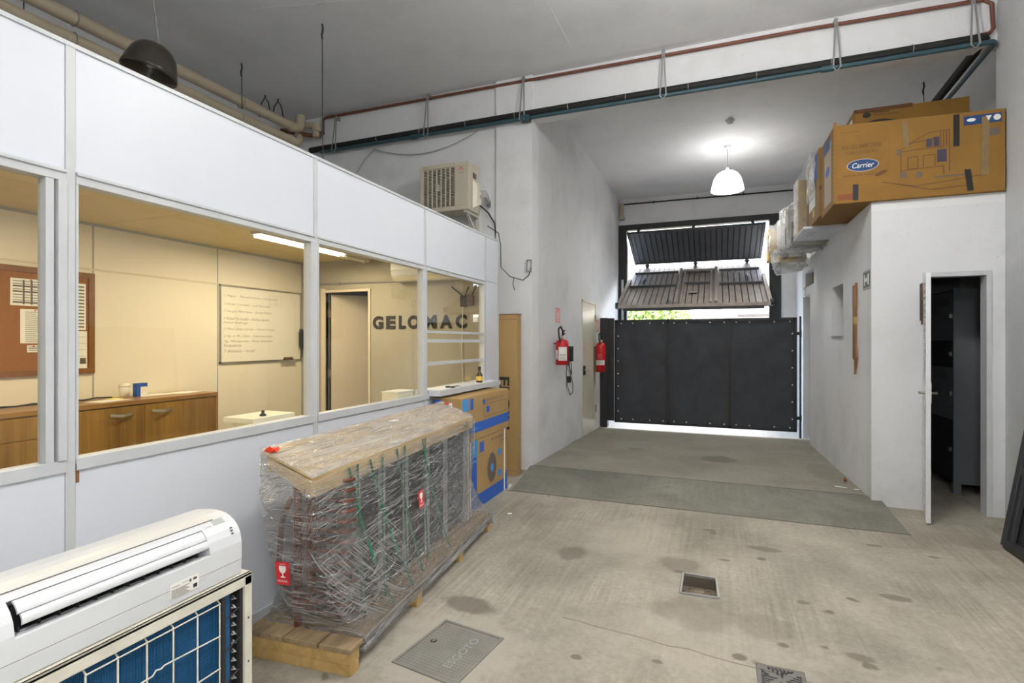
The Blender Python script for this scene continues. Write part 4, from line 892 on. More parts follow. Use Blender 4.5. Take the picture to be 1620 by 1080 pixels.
# stretch film: flares from the lid down to the pallet rim
def rr(x0, x1, y0, y1, s):
    """point on a rectangle outline, s in 0..1 from the near front corner along the front"""
    w_, l_ = x1 - x0, y1 - y0; P_ = 2 * (w_ + l_); d = s * P_
    if d < l_: return V((x1, y0 + d, 0))
    d -= l_
    if d < w_: return V((x1 - d, y1, 0))
    d -= w_
    if d < l_: return V((x0, y1 - d, 0))
    return V((x0 + (d - l_), y0, 0))
from mathutils import noise as NZ
def film(u, v):
    top = rr(cx0 - .025, cx1 + .012, -.095, 1.815, u); bot = rr(-PWD + .02, .004, .10, PLN + .005, u)
    k = (1 - v) ** 2.6; p = top.lerp(bot, k)
    zt = R0 + (R1 - R0) * (cx1 - top.x) / (cx1 - cx0) + .004
    p.z = .112 + (zt - .112) * v
    c = V(((cx0 + cx1) / 2, .9, 0)); o_ = V((p.x - c.x, (p.y - c.y) * .15, 0))
    o_ = o_.normalized() if o_.length > 1e-6 else o_
    a = NZ.noise(V((p.x * 6, p.y * 3 + p.z * 1.2, p.z * 16))) * .009 + NZ.noise(V((p.x * 20, p.y * 8 - p.z * 6, p.z * 34))) * .004
    q = p + o_ * (a * min(1, v * 6, (1 - v) * 9 + .25))
    if .93 < u or u < .004:                                     # loose pouch at the near back corner
        wgt = max(0, 1 - abs(u - .968) / .03) * max(0, 1 - abs(v - .80) / .17)
        q += V((-.075, -.055, 0)) * wgt
    return q
clink('stretch_film', MB().grid(film, 260, 44, True, True), M['wrap'])
def film_top(u, v):
    x = cx0 - .025 + (cx1 + .012 - cx0 + .025) * u; y = -.095 + 1.91 * v
    z = R0 + (R1 - R0) * (cx1 - x) / (cx1 - cx0) + .019
    return V((x, y, z + NZ.noise(V((x * 22, y * 5, 1))) * .005))
clink('stretch_film', MB().grid(film_top, 14, 120), M['wrap_top'])
random.seed(31)
def glint_creases(n, ul, vl, du, sl, rad):  # thin fold tubes, whitened to stand in for glints on the film
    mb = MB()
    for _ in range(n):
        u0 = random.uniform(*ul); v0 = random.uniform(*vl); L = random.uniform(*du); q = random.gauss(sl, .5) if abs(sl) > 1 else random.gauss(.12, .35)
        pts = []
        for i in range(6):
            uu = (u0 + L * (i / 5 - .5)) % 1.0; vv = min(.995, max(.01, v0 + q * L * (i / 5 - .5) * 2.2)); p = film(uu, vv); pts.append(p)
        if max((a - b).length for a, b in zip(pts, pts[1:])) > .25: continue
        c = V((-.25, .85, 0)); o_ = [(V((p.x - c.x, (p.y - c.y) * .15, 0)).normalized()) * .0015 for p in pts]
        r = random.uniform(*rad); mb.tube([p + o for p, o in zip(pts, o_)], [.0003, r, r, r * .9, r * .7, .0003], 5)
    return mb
clink('film_fold_glints', glint_creases(560, (.0, .40), (.12, .97), (.008, .05), -.8, (.0008, .0020)), M['crease'])['kind'] = 'stuff'
clink('film_fold_glints', glint_creases(200, (.885, .995), (.05, .97), (.006, .035), .4, (.0007, .0018)), M['crease'])['kind'] = 'stuff'
clink('film_fold_glints', glint_creases(230, (.0, .14), (.02, .5), (.006, .03), -3.5, (.0008, .0022)), M['crease'])['kind'] = 'stuff'
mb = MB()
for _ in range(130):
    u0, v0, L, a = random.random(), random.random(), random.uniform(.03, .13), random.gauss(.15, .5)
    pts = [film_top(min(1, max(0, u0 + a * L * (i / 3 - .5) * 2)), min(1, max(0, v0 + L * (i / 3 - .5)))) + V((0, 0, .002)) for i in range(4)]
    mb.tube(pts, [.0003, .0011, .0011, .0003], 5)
clink('film_fold_glints', mb, M['crease'])['kind'] = 'stuff'
def hem(u, v):
    p = rr(-PWD + .02, .004, .10, PLN + .005, u); c = V((-.28, .95, 0)); o_ = V((p.x - c.x, (p.y - c.y) * .15, 0)).normalized()
    p.z = .060 + .075 * v
    return p + o_ * (.004 + .007 * NZ.noise(V((p.x * 12, p.y * 9, v * 3))) + .003 * v)
clink('film_hem', MB().grid(hem, 300, 6, True, True), M['hem'])
def tagmesh(c, n=3):
    mb = MB(); c = V(c)
    for k in range(n):
        a = V((random.uniform(-1, 1), random.uniform(-1, 1), random.uniform(-.5, .7))).normalized(); b = a.orthogonal().normalized()
        mb.add([c - a * .03 - b * .008, c + a * .028 - b * .012, c + a * .03 + b * .012, c - a * .02 + b * .012, c + a.cross(b) * .012], [(0, 1, 4), (1, 2, 4), (2, 3, 4), (3, 0, 4), (0, 3, 2, 1)])
    return mb
clink('red_tape_tag', tagmesh((cx0 + .015, -.06, R1 + .02), 5), M['redtape'])
clink('red_tape_tag', tagmesh((cx0 + .03, 1.79, R1 + .015), 2), M['redtape'])
clink('paper_scrap', MB().plate((cx0 + .06, .86, R1 + .012), X_, Y_, [(0, 0), (.03, .01), (.035, .06), (.01, .05)], .004), M['paper'])
def fragile(lab, c, u, v, w_=.062, h=.098):
    """red sticker with a white wine glass"""
    s = link(lab, MB().rect(V(c), u, v, -w_ / 2, w_ / 2, -h / 2, h / 2, .0012), M['redlab'], coil)
    g = [(-.016, .034), (.016, .034), (.017, .018), (.012, .006), (.003, 0), (.003, -.012), (.012, -.016), (.012, -.019), (-.012, -.019), (-.012, -.016), (-.003, -.012), (-.003, 0), (-.012, .006), (-.017, .018)]
    n = V(u).cross(V(v)).normalized()
    link('glass_mark', MB().plate(V(c) + n * .0014, u, v, g, .0006), M['paper'], s)
    text('lettering', 'FRÁGIL', M['paper'], s, V(c) + n * .0014 - V(v) * .040, u, v, .05, .013, .01, center=True)
    text('lettering', 'CUIDADO', M['paper'], s, V(c) + n * .0014 + V(v) * .041, u, v, .03, .004, center=True)
fu = (PM.to_3x3() @ Y_).normalized(); fx = (PM.to_3x3() @ X_).normalized()
fragile('fragile_sticker', PW(cx1 + .045, .84, .525), (fu + V((.0, 0, .10))).normalized(), V((-.08, 0, 1)).normalized())
lu = (fx * .97 - fu * -.1).normalized(); lv = V((.02, -.10, 1)).normalized()
fragile('fragile_sticker', PW(cx0 + .070, -.058, .440), lu, lv, .066, .105)

# ================================================================== CARTONS BESIDE THE PARTITION
def carton(name, label, x0, x1, y0, y1, z0, z1, m, bev=.004, group=None):
    t = thing(name, label, 'box', ((x0 + x1) / 2, (y0 + y1) / 2, z0), 0, group)
    link('carton', MB().box(x0, x1, y0, y1, z0, z1), m, t, bev)
    return t
lx0, lx1, ly0, ly1, lz1 = -2.17, -1.93, 3.97, 4.81, .60
t = carton('cardboard_box', 'brown carton with wide blue border standing on the floor under another', lx0, lx1, ly0, ly1, 0, lz1, M['carton'])
O = V((lx1 + .001, ly0, 0)); e_ = .0008                        # near long face: u = +Y, v = +Z
link('blue_border', MB().plate(O, Y_, Z_, [(0, 0), (ly1 - ly0, 0), (ly1 - ly0, .20), (.76, .12), (.17, .12), (.14, .15), (.14, .60), (0, .60)], e_), M['ink_blue'], t)
link('blue_patch', MB().rect(O + X_ * .001, Y_, Z_, 0, .155, .455, .595, e_).rect(O + X_ * .001, Y_, Z_, 0, .13, .41, .43, e_), M['ink_lblue'], t)
link('blue_patch', MB().rect(O, Y_, Z_, .20, .29, .475, .565, e_), M['ink_blue'], t)
text('lettering', 'Air Conditioner', M['ink_grey'], t, O + Y_ * .45 + Z_ * .535, Y_, Z_, .36, .030, .005)
text('lettering', 'inverter', M['ink_grey'], t, O + Y_ * .68 + Z_ * .495, Y_, Z_, .13, .022)
link('fan_print', MB().ell(O, Y_, Z_, .47, .29, .10, .135, e_), M['ink_grey'], t)
link('fan_print', MB().ell(O + X_ * .001, Y_, Z_, .47, .29, .03, .04, e_).rect(O, Y_, Z_, .61, .69, .37, .43, e_).rect(O, Y_, Z_, .61, .69, .17, .23, e_), M['ink_lblue'], t)
link('white_band', MB().tube([(lx1 + .003, ly1 - .07, lz1), (lx1 + .003, ly1 - .075, .0)], .006, 6), M['paper'], t)
link('white_band', MB().tube([(lx1 + .003, ly0 + .01, lz1), (lx1 + .003, ly0 + .01, .04)], .006, 6), M['paper'], t)
ux0, ux1, uy0, uy1, uz0, uz1 = -2.19, -1.925, 3.80, 4.84, .602, .985
t = carton('cardboard_box', 'brown carton with blue stripe lying on the blue-bordered carton', ux0, ux1, uy0, uy1, uz0, uz1, M['carton'])
O = V((ux1 + .001, uy0, uz0))
link('blue_stripe', MB().rect(O, Y_, Z_, 0, uy1 - uy0, .065, .15, e_), M['ink_blue'], t)
link('blue_patch', MB().rect(O, Y_, Z_, .02, .13, .27, .37, e_), M['ink_lblue'], t); link('blue_patch', MB().rect(O, Y_, Z_, .17, .23, .27, .365, e_), M['ink_blue'], t)
text('lettering', 'SPLIT', M['ink_black'], t, O + Y_ * .10 + Z_ * .205, Y_, Z_, .12, .022, .01)
link('round_mark', MB().ell(O, Y_, Z_, .45, .315, .03, .022, e_), M['ink_blue'], t)
text('lettering', 'AIR CONDITIONING UNIT', M['ink_grey'], t, O + Y_ * .50 + Z_ * .315, Y_, Z_, .40, .017)
mb = MB()
for a, b, c, d in ((.45, .97, .285, .289), (.45, .97, .175, .179), (.45, .455, .175, .289), (.965, .97, .175, .289)): mb.rect(O, Y_, Z_, a, b, c, d, e_)
link('print_frame', mb, M['ink_grey'], t); link('print_block', MB().rect(O, Y_, Z_, .50, .57, .21, .265, e_), M['ink_blue'], t)
text('lettering', 'FRÁGIL', M['ink_lblue'], t, O + Y_ * .20 + Z_ * .09, Y_, Z_, .12, .03)
O = V((ux0, uy0 - .001, uz0))                                  # near end face: u = +X, v = +Z
link('blue_label', MB().rect(O, X_, Z_, .008, .085, .14, .37, e_), M['ink_blue'], t)
link('picture_print', MB().plate(O - Y_ * .001, X_, Z_, [(.018, .31), (.075, .34), (.078, .29), (.035, .265)], e_).rect(O - Y_ * .001, X_, Z_, .03, .08, .17, .235, e_), M['paper'], t)
l2 = link('white_label', MB().rect(O, X_, Z_, .10, .185, .20, .345, e_), M['paper'], t)
for k in range(7): link('print_line', MB().rect(O - Y_ * .001, X_, Z_, .107, .175 - .012 * (k % 2), .215 + .017 * k, .222 + .017 * k, .0006), M['ink_black'], l2)
link('flap_seam', MB().rect(V((ux0, uy0, uz1)), X_, Y_, .128, .134, 0, uy1 - uy0, .0012), M['tapeclear'], t)
tx0, tx1, ty0, ty1 = -2.245, -1.995, 5.275, 5.40
t = carton('cardboard_box', 'tall narrow brown carton standing against the pilaster', tx0, tx1, ty0, ty1, 0, 1.745, M['carton'])
text('lettering', 'ELGIN', M['ink_black'], t, (-2.205, ty0 - .001, 1.065), V((0, 0, -1)), X_, .57, .12, .03)
link('top_flap', MB().box(tx0 - .004, tx1 + .006, ty0 - .006, ty1, 1.745, 1.75), M['ink_brown'], t)
link('seam', MB().rect(V((tx0, ty0 - .001, 0)), X_, Z_, .0, .25, 1.69, 1.694, .0006).rect(V((tx0, ty0 - .001, 0)), X_, Z_, .0, .25, .05, .053, .0006), M['ink_brown'], t)
t = thing('plastic_scrap', 'crumpled scrap of clear plastic on the floor by the blue-bordered carton', 'litter', (-1.90, 4.79, 0))
random.seed(9); link('scrap', tagmesh((-1.895, 4.80, .022), 5), M['paper'], t)

# counter shelf outside the fourth window, and what lies on it
t = thing('counter_shelf', 'white board counter fixed under the last office window', 'shelf', (-2.2, 4.36, 1.0))
link('board', MB().box(-2.32, -2.085, 3.745, 5.02, 1.003, 1.05), M['panel'], t, .002)
link('edge_band', MB().box(-2.085, -2.082, 3.745, 5.02, 1.003, 1.05), M['alu'], t)
link('sheet_joint', MB().box(-2.2, -2.19, 3.742, 3.745, 1.003, 1.05), M['alu_d'], t)
t = thing('paper_sheet', 'white sheets of paper on the counter under the last office window', 'paper', (-2.2, 3.9, 1.05))
for k, a in enumerate((.05, -.08)): link('sheet', MB().obox((-2.19, 3.93 + .16 * k, 1.0515 + .001 * k), (cos(a), sin(a), 0), (-sin(a), cos(a), 0), Z_, .085, .13, .0008), M['paper'], t)
t = thing('scissors', 'black scissors lying on the white counter board', 'scissors', (-2.13, 4.02, 1.054))
for s in (-1, 1):
    link('handle_ring', MB().tube([(-2.13 + s * .022 + .016 * cos(a * pi / 6), 4.0 + .026 * sin(a * pi / 6), 1.060) for a in range(12)], .0055, 6, closed=True), M['blackp'], t)
    link('blade', MB().beam((-2.13 + s * .012, 4.02, 1.058 + .002 * s), (-2.13 - s * .012, 4.17, 1.057 + .002 * s), .014, .002), M['darkm'], t)
link('pivot', MB().lathe([(0, .004), (.005, .003), (.006, 0)], (-2.13, 4.085, 1.06), 10), M['steel'], t)
t = thing('small_bottle', 'small dark bottle with golden label on the counter end', 'bottle', (-2.16, 4.66, 1.05))
link('glass_body', MB().lathe([(0, 0), (.030, 0), (.032, .01), (.032, .07), (.024, .085), (.014, .10), (.0125, .13), (0, .13)], (-2.16, 4.66, 1.05), 20), mat('brown_glass', (.03, .012, .004), .1), t)
link('label', MB().lathe([(.0325, .018), (.0328, .062)], (-2.16, 4.66, 1.05), 20), mat('gold_label', (.75, .50, .08), .4), t)
link('cap', MB().lathe([(0, .155), (.013, .155), (.015, .15), (.015, .128), (0, .128)], (-2.16, 4.66, 1.05), 16), M['blackp'], t)

# ================================================================== OFFICE CONTENTS
t = thing('sideboard', 'long striped wood sideboard with steel handles along the office wall', 'cabinet', (-4.66, 2.3, 0))
sx0, sx1, sy0, sy1, sz = -4.875, -4.45, -.35, 3.655, .966
link('body', MB().box(sx0, sx1 - .02, sy0 + .02, sy1 - .02, .08, sz - .035), M['walnut'], t)
link('end_panel', MB().box(sx0, sx1, sy1 - .028, sy1, 0, sz - .0), M['walnut_top'], t, .002)
link('end_panel', MB().box(sx0, sx1, sy0, sy0 + .028, 0, sz - .0), M['walnut_top'], t, .002)
link('top_board', MB().box(sx0, sx1 + .002, sy0, sy1 - .0285, sz - .035, sz), M['walnut_top'], t, .002)
link('plinth', MB().box(sx0, sx1 - .05, sy0 + .03, sy1 - .03, 0, .08), M['darkm'], t)
def bow(par, y, z, L=.17):
    pts = [(sx1 + .022 * sin(pi * i / 10) + .004, y - L / 2 + L * i / 10, z - .010 * sin(pi * i / 10)) for i in range(11)]
    mb = MB()
    for a, b in zip(pts, pts[1:]): mb.beam(a, b, .006, .022)
    link('handle', mb, M['steel'], par)
dw = (3.624 - 2.30) / 2
for k in range(2):
    y0 = 2.30 + dw * k
    d = link('cupboard_door', MB().box(sx1 - .018, sx1, y0 + .002, y0 + dw - .002, .085, sz - .045), M['walnut'], t, .0015); bow(d, y0 + (dw * .72 if k == 0 else dw * .22), sz - .10)
for c in range(2):
    for (z0, z1) in ((.766, .921), (.60, .762), (.085, .596)):
        y1 = 2.297 - .662 * c
        d = link('drawer_front', MB().box(sx1 - .018, sx1, y1 - .658, y1, z0, z1), M['walnut'], t, .0015); bow(d, y1 - .42, z1 - .075)
for k in range(2):
    y1 = .97 - .66 * k; d = link('cupboard_door', MB().box(sx1 - .018, sx1, y1 - .656, y1, .085, sz - .045), M['walnut'], t, .0015); bow(d, y1 - .4, sz - .10)
t = thing('cable', 'dark cable lying along the back of the sideboard top', 'cable', (-4.83, 2.2, sz))
random.seed(2)
link('cable', MB().tube([(-4.80 + random.uniform(-.03, .04), 1.6 + .11 * i, sz + .008 + .006 * (i % 2)) for i in range(13)], .006, 6), M['blackp'], t)
link('cable', MB().tube([(-4.77 + random.uniform(-.03, .03), 1.6 + .10 * i, sz + .008) for i in range(9)], .005, 6), M['blackp'], t)
random.seed(8)
for k, (x, y, a, lab) in enumerate(((-4.62, 2.78, .2, 'white paper sheet nearest the front on the sideboard top'), (-4.76, 3.24, -.1, 'white paper sheet beside the small boxes on the sideboard'), (-4.72, 3.50, .05, 'white paper sheet at the right end of the sideboard top'))):
    o = link('paper_sheet', MB().obox((x, y, sz + .0012), (cos(a), sin(a), 0), (-sin(a), cos(a), 0), Z_, .085, .13, .0011), M['paper']); tag(o, lab, 'paper', 'papers on the sideboard')
o = link('yellow_note', MB().obox((-4.74, 2.90, sz + .002), (1, .1, 0), (-.1, 1, 0), Z_, .04, .05, .002), mat('yellow_paper', (.85, .75, .12), .8)); tag(o, 'small yellow note on the sideboard left of the small boxes', 'note')
t = thing('medicine_box', 'small white and blue box standing on the sideboard', 'box', (-4.74, 3.12, sz))
link('carton', MB().box(-4.77, -4.72, 3.075, 3.165, sz, sz + .115), M['paper'], t, .002)
link('blue_print', MB().box(-4.7705, -4.7195, 3.072, 3.105, sz + .001, sz + .116), M['ink_blue'], t); link('blue_print', MB().box(-4.7705, -4.7195, 3.105, 3.1655, sz + .085, sz + .116), M['ink_blue'], t)
t = thing('paper_cup_stack', 'short white cylinder container beside the white and blue box', 'container', (-4.76, 2.995, sz))
link('cup', MB().lathe([(0, 0), (.036, 0), (.042, .10), (.040, .102), (0, .098)], (-4.76, 2.995, sz), 20), M['paper'], t); link('lid', MB().lathe([(0, .125), (.038, .122), (.044, .10), (.044, .095), (.04, .095)], (-4.76, 2.995, sz), 20), M['cream_plastic'], t)
# cork board and notices
t = thing('cork_board', 'wood-framed cork notice board on the cream office wall', 'notice board', (XO + .015, 2.2, 1.6))
cy0_, cy1_, cz0_, cz1_ = 1.40, 2.822, 1.185, 2.018
link('cork', MB().box(XO + .002, XO + .014, cy0_ + .03, cy1_ - .03, cz0_ + .03, cz1_ - .03), M['cork'], t)
for a, b, c, d in ((cy0_, cy1_, cz1_ - .045, cz1_), (cy0_, cy1_, cz0_, cz0_ + .045), (cy0_, cy0_ + .045, cz0_ + .045, cz1_ - .045), (cy1_ - .045, cy1_, cz0_ + .045, cz1_ - .045)):
    link('frame_rail', MB().box(XO, XO + .024, a, b, c, d), M['corkframe'], t, .003)
def notice(lab, y0, y1, z0, z1, style, g='notices on the cork board'):
    t = thing('paper_notice', lab, 'notice', (XO + .016, (y0 + y1) / 2, z0), 0, g); x = XO + .0155
    link('sheet', MB().box(x, x + .0012, y0, y1, z0, z1), M['paper'], t); O = V((x + .0012, y0, z0)); W, H_ = y1 - y0, z1 - z0
    mb = MB(); gm = M['ink_grey']
    if style == 'table':
        for k in range(9): mb.rect(O, Y_, Z_, .06 * W, .94 * W, H_ * (.09 + .1 * k), H_ * (.09 + .1 * k) + (.012 if k in (0, 4, 6) else .005), .0005)
        for k in range(3): mb.rect(O, Y_, Z_, W * (.3 + .2 * k), W * (.3 + .2 * k) + .012, .05 * H_, .95 * H_, .0004)
    elif style == 'list':
        for k in range(16): mb.rect(O, Y_, Z_, .16 * W, W * random.uniform(.5, .95), H_ * (.04 + .058 * k), H_ * (.04 + .058 * k) + .004, .0005)
    elif style == 'stripes':
        for k in range(13): mb.rect(O, Y_, Z_, .05 * W, .95 * W, H_ * (.05 + .072 * k), H_ * (.05 + .072 * k) + .011, .0005)
    elif style == 'grid':
        for (a, b) in ((.30, .62), (.30, .52), (.55, .40), (.80, .22), (.12, .30), (.12, .7)): mb.rect(O, Y_, Z_, W * a, W * (a + .17), H_ * (b - .10), H_ * (b + .06), .0005)
        for k in range(5): mb.rect(O, Y_, Z_, .03 * W, .97 * W, H_ * (.16 + .17 * k), H_ * (.16 + .17 * k) + .002, .0005)
    else:
        for k in range(3): mb.rect(O, Y_, Z_, .1 * W, .9 * W, H_ * (.25 + .22 * k), H_ * (.25 + .22 * k) + .005, .0005)
    link('print', mb, gm, t)
    link('pin', MB().lathe([(0, .008), (.005, .006), (.005, 0)], (x + .001, (y0 + y1) / 2, z1 - .008), 8, (1, 0, 0)), M['red'], t)
notice('printed table sheet pinned highest on the cork board', 2.258, 2.507, 1.72, 1.924, 'table')
notice('printed list sheet pinned under the table sheet', 2.318, 2.503, 1.436, 1.695, 'list')
notice('tiny white card pinned lowest on the cork board', 2.36, 2.44, 1.367, 1.421, 'card')
notice('sheet of dark stripes pinned behind the white window post', 2.505, 2.757, 1.545, 1.925, 'stripes')
notice('calendar sheet with grey squares pinned under the striped sheet', 2.508, 2.765, 1.228, 1.535, 'grid')
# whiteboard
t = thing('whiteboard', 'whiteboard with faint handwritten lines in an aluminium frame', 'whiteboard', (XO + .01, 4.59, 1.64))
wy0, wy1, wz0, wz1 = 4.013, 5.168, 1.215, 2.055
link('board', MB().box(XO + .002, XO + .012, wy0 + .01, wy1 - .01, wz0 + .01, wz1 - .01), M['wb'], t)
for a, b, c, d in ((wy0, wy1, wz1 - .016, wz1), (wy0, wy1, wz0, wz0 + .018), (wy0, wy0 + .016, wz0, wz1), (wy1 - .016, wy1, wz0, wz1)): link('frame_rail', MB().box(XO + .001, XO + .02, a, b, c, d), M['steel'], t)
lines = [(.885, '1 Higor - Recebimento Comercio', .66), (.775, '2 Sergio Conrado - Luis Fernando', .57), (.68, '3 Sergio Henrique - Israel Mello', .58), (.585, '4 Rafael Fernandes - Andrea Sandra', .55), (.525, '   Rafael Rodrigo', .28), (.44, '5 Mauri Jose Carlos - Daniel Costa', .62), (.345, '6 Ag. d. Ph. Clara - Subcontratado', .60), (.275, '   Ag. Manutencao - Paula Gonzales', .60), (.22, '   Revisadoras', .2), (.145, '7 Almoco - Israel', .37)]
random.seed(6)
for f, s, wd in lines:
    text('handwriting', s, M['pen'], t, (XO + .0125, wy0 + .05, wz0 + f * .80), Y_, V((0, .0, 1)), wd * 1.1, .032, -.004, .25, .0006)
t = thing('board_eraser', 'red-brown whiteboard eraser on the frame ledge of the whiteboard', 'eraser', (XO + .03, 4.95, 1.235))
link('felt', MB().box(XO + .021, XO + .05, 4.87, 5.01, 1.222, 1.240), M['blackp'], t); link('grip', MB().box(XO + .022, XO + .05, 4.875, 5.005, 1.240, 1.262), M['rustwood'], t, .006)
t = thing('pen_ledge', 'small aluminium pen ledge under the whiteboard', 'ledge', (XO + .03, 4.93, 1.21)); link('ledge', MB().box(XO + .001, XO + .06, 4.84, 5.06, 1.214, 1.221), M['steel'], t); link('lip', MB().box(XO + .056, XO + .06, 4.84, 5.06, 1.221, 1.228), M['steel'], t)
t = thing('wall_phone', 'black wall phone in the office corner right of the whiteboard', 'phone', (-4.83, 5.17, 1.5))
link('base', MB().box(-4.875, -4.79, 5.15, 5.199, 1.36, 1.60), M['blackp'], t, .008); link('handset', MB().tube([(-4.83, 5.14, 1.60), (-4.83, 5.125, 1.56), (-4.83, 5.125, 1.42), (-4.83, 5.14, 1.38)], [.022, .016, .016, .022], 10), M['blackp'], t)
link('cord', MB().tube(sag((-4.83, 5.14, 1.37), (-4.86, 5.19, 1.36), .12, 8), .004, 6), M['blackp'], t)
# company lettering and office end wall items
t = thing('wall_lettering', 'black capital letters spelling the company name on the office end wall', 'sign', (-3.18, YO - .004, 1.59))
xs = -3.81; wl_ = 1.255 / 7
for ch, dx, ww in (('G', 0.008, 0.152), ('E', 0.195, 0.131), ('L', 0.37, 0.094), ('O', 0.49, 0.16), ('M', 0.708, 0.164), ('A', 0.912, 0.16), ('C', 1.112, 0.14)):
    text('letter', ch, M['ink_black'], t, (xs + dx, YO - .002, 1.595), X_, Z_, ww, .155, .055, 0, .004)
t = thing('office_cable', 'grey cable stretched across the office end wall above the door', 'cable', (-4.0, YO - .01, 2.15))
link('cable', MB().tube([(-4.86, YO - .01, 2.16), (-3.9, YO - .012, 2.155), (-3.45, YO - .012, 2.15), (-3.38, YO - .012, 2.17)], .010, 6), M['galv'], t); link('clip', MB().box(-4.3, -4.285, YO - .025, YO, 2.14, 2.175), M['galv'], t)
t = thing('indoor_unit', 'white split indoor unit high on the office end wall', 'air conditioner', (-2.97, YO, 2.13))
pr = [(YO - .001, 2.135), (YO - .12, 2.135), (YO - .17, 2.19), (YO - .19, 2.26), (YO - .185, 2.36), (YO - .16, 2.385), (YO - .001, 2.39)]
mb = MB(); k = len(pr); vs = [(x, y, z) for x in (-3.43, -2.50) for y, z in pr]; mb.add(vs, [(i, (i + 1) % k, k + (i + 1) % k, k + i) for i in range(k)] + [tuple(range(k)), tuple(range(k, 2 * k))])
link('body', mb, M['white'], t, .004); link('flap', MB().beam((-3.40, YO - .150, 2.158), (-2.53, YO - .150, 2.158), .07, .006, (0, .6, .8)), M['cream_plastic'], t)
t = thing('wifi_router', 'black and grey router with three antennas high on the office end wall', 'router', (-2.55, YO - .02, 1.84))
link('case', MB().box(-2.63, -2.55, YO - .035, YO - .002, 1.835, 1.955), M['blackp'], t, .004); link('grey_half', MB().box(-2.55, -2.47, YO - .035, YO - .002, 1.845, 1.955), M['ink_grey'], t, .004)
for a, b in (((-2.61, 1.955), (-2.74, 2.06)), ((-2.57, 1.955), (-2.53, 2.05)), ((-2.49, 1.955), (-2.43, 2.07))): link('antenna', MB().tube([(a[0], YO - .02, a[1]), (b[0], YO - .025, b[1])], .007, 6), M['blackp'], t)
link('cable', MB().tube([(-2.60, YO - .02, 1.835), (-2.62, YO - .012, 1.4), (-2.60, YO - .012, .9)], .005, 6), M['paper'], t)
t = thing('office_desk', 'pale desk top below the third office window', 'desk', (-2.9, 3.9, 0))
link('desk_top', MB().box(-3.3, -2.28, 2.9, 4.5, .71, .74), M['cream_plastic'], t); 
for x, y in ((-3.32, 2.93), (-2.31, 2.93), (-3.32, 4.47), (-2.31, 4.47)): link('leg', MB().box(x - .02, x + .02, y - .02, y + .02, 0, .71), M['alu_d'], t)
t = thing('cream_box', 'small cream box on the desk beside the third office window', 'box', (-2.40, 3.5, .74)); link('body', MB().box(-2.42, -2.275, 3.42, 3.64, .741, 1.055), M['cream_plastic'], t, .004); link('lid', MB().box(-2.425, -2.27, 3.415, 3.645, 1.055, 1.062), M['paper'], t)
t = thing('ink_pad', 'small black object on a pale tray inside the second office window', 'stationery', (-2.45, 2.2, .739)); link('tray', MB().box(-2.52, -2.30, 2.10, 2.40, 1.01, 1.035).box(-2.5, -2.32, 2.15, 2.38, .739, 1.01), M['cream_plastic'], t); link('stamp', MB().lathe([(0, 0), (.018, 0), (.018, .008), (.008, .014), (.010, .028), (0, .032)], (-2.36, 2.22, 1.035), 12), M['blackp'], t)
bpy.data.objects['office_desk'].location.y = 3.9
link('desk_top', MB().box(-3.3, -2.28, 1.4, 2.89, .71, .739), M['cream_plastic'], bpy.data.objects['office_desk'])

# ================================================================== CORRIDOR LEFT WALL
xw = XL + .001
dr = setting('door_3')
za = fz(8.45)
link('frame', MB().box(XL - .0, XL + .010, 7.92, 7.955, za, 2.10).box(XL, XL + .010, 8.86, 8.90, za, 2.10).box(XL, XL + .010, 7.92, 8.90, 2.07, 2.10), M['door_beige'], dr)
link('door_leaf', MB().box(XL + .0, XL + .004, 7.957, 8.858, za + .01, 2.068), M['door_beige'], dr)
for z in (.25, 1.05, 1.78): link('hinge', MB().tube([(XL + .014, 8.862, z), (XL + .014, 8.862, z + .12)], .012, 8), M['brass'], dr)
link('lock_plate', MB().box(XL + .004, XL + .016, 7.97, 8.10, .93, 1.07), M['blackp'], dr); link('lever_handle', MB().tube([(XL + .014, 8.07, 1.0), (XL + .06, 8.07, 1.0), (XL + .06, 8.16, 1.0)], .010, 8).lathe([(.022, 0), (.022, .01)], (XL + .014, 8.07, 1.0), 12, (1, 0, 0)), M['steel'], dr)
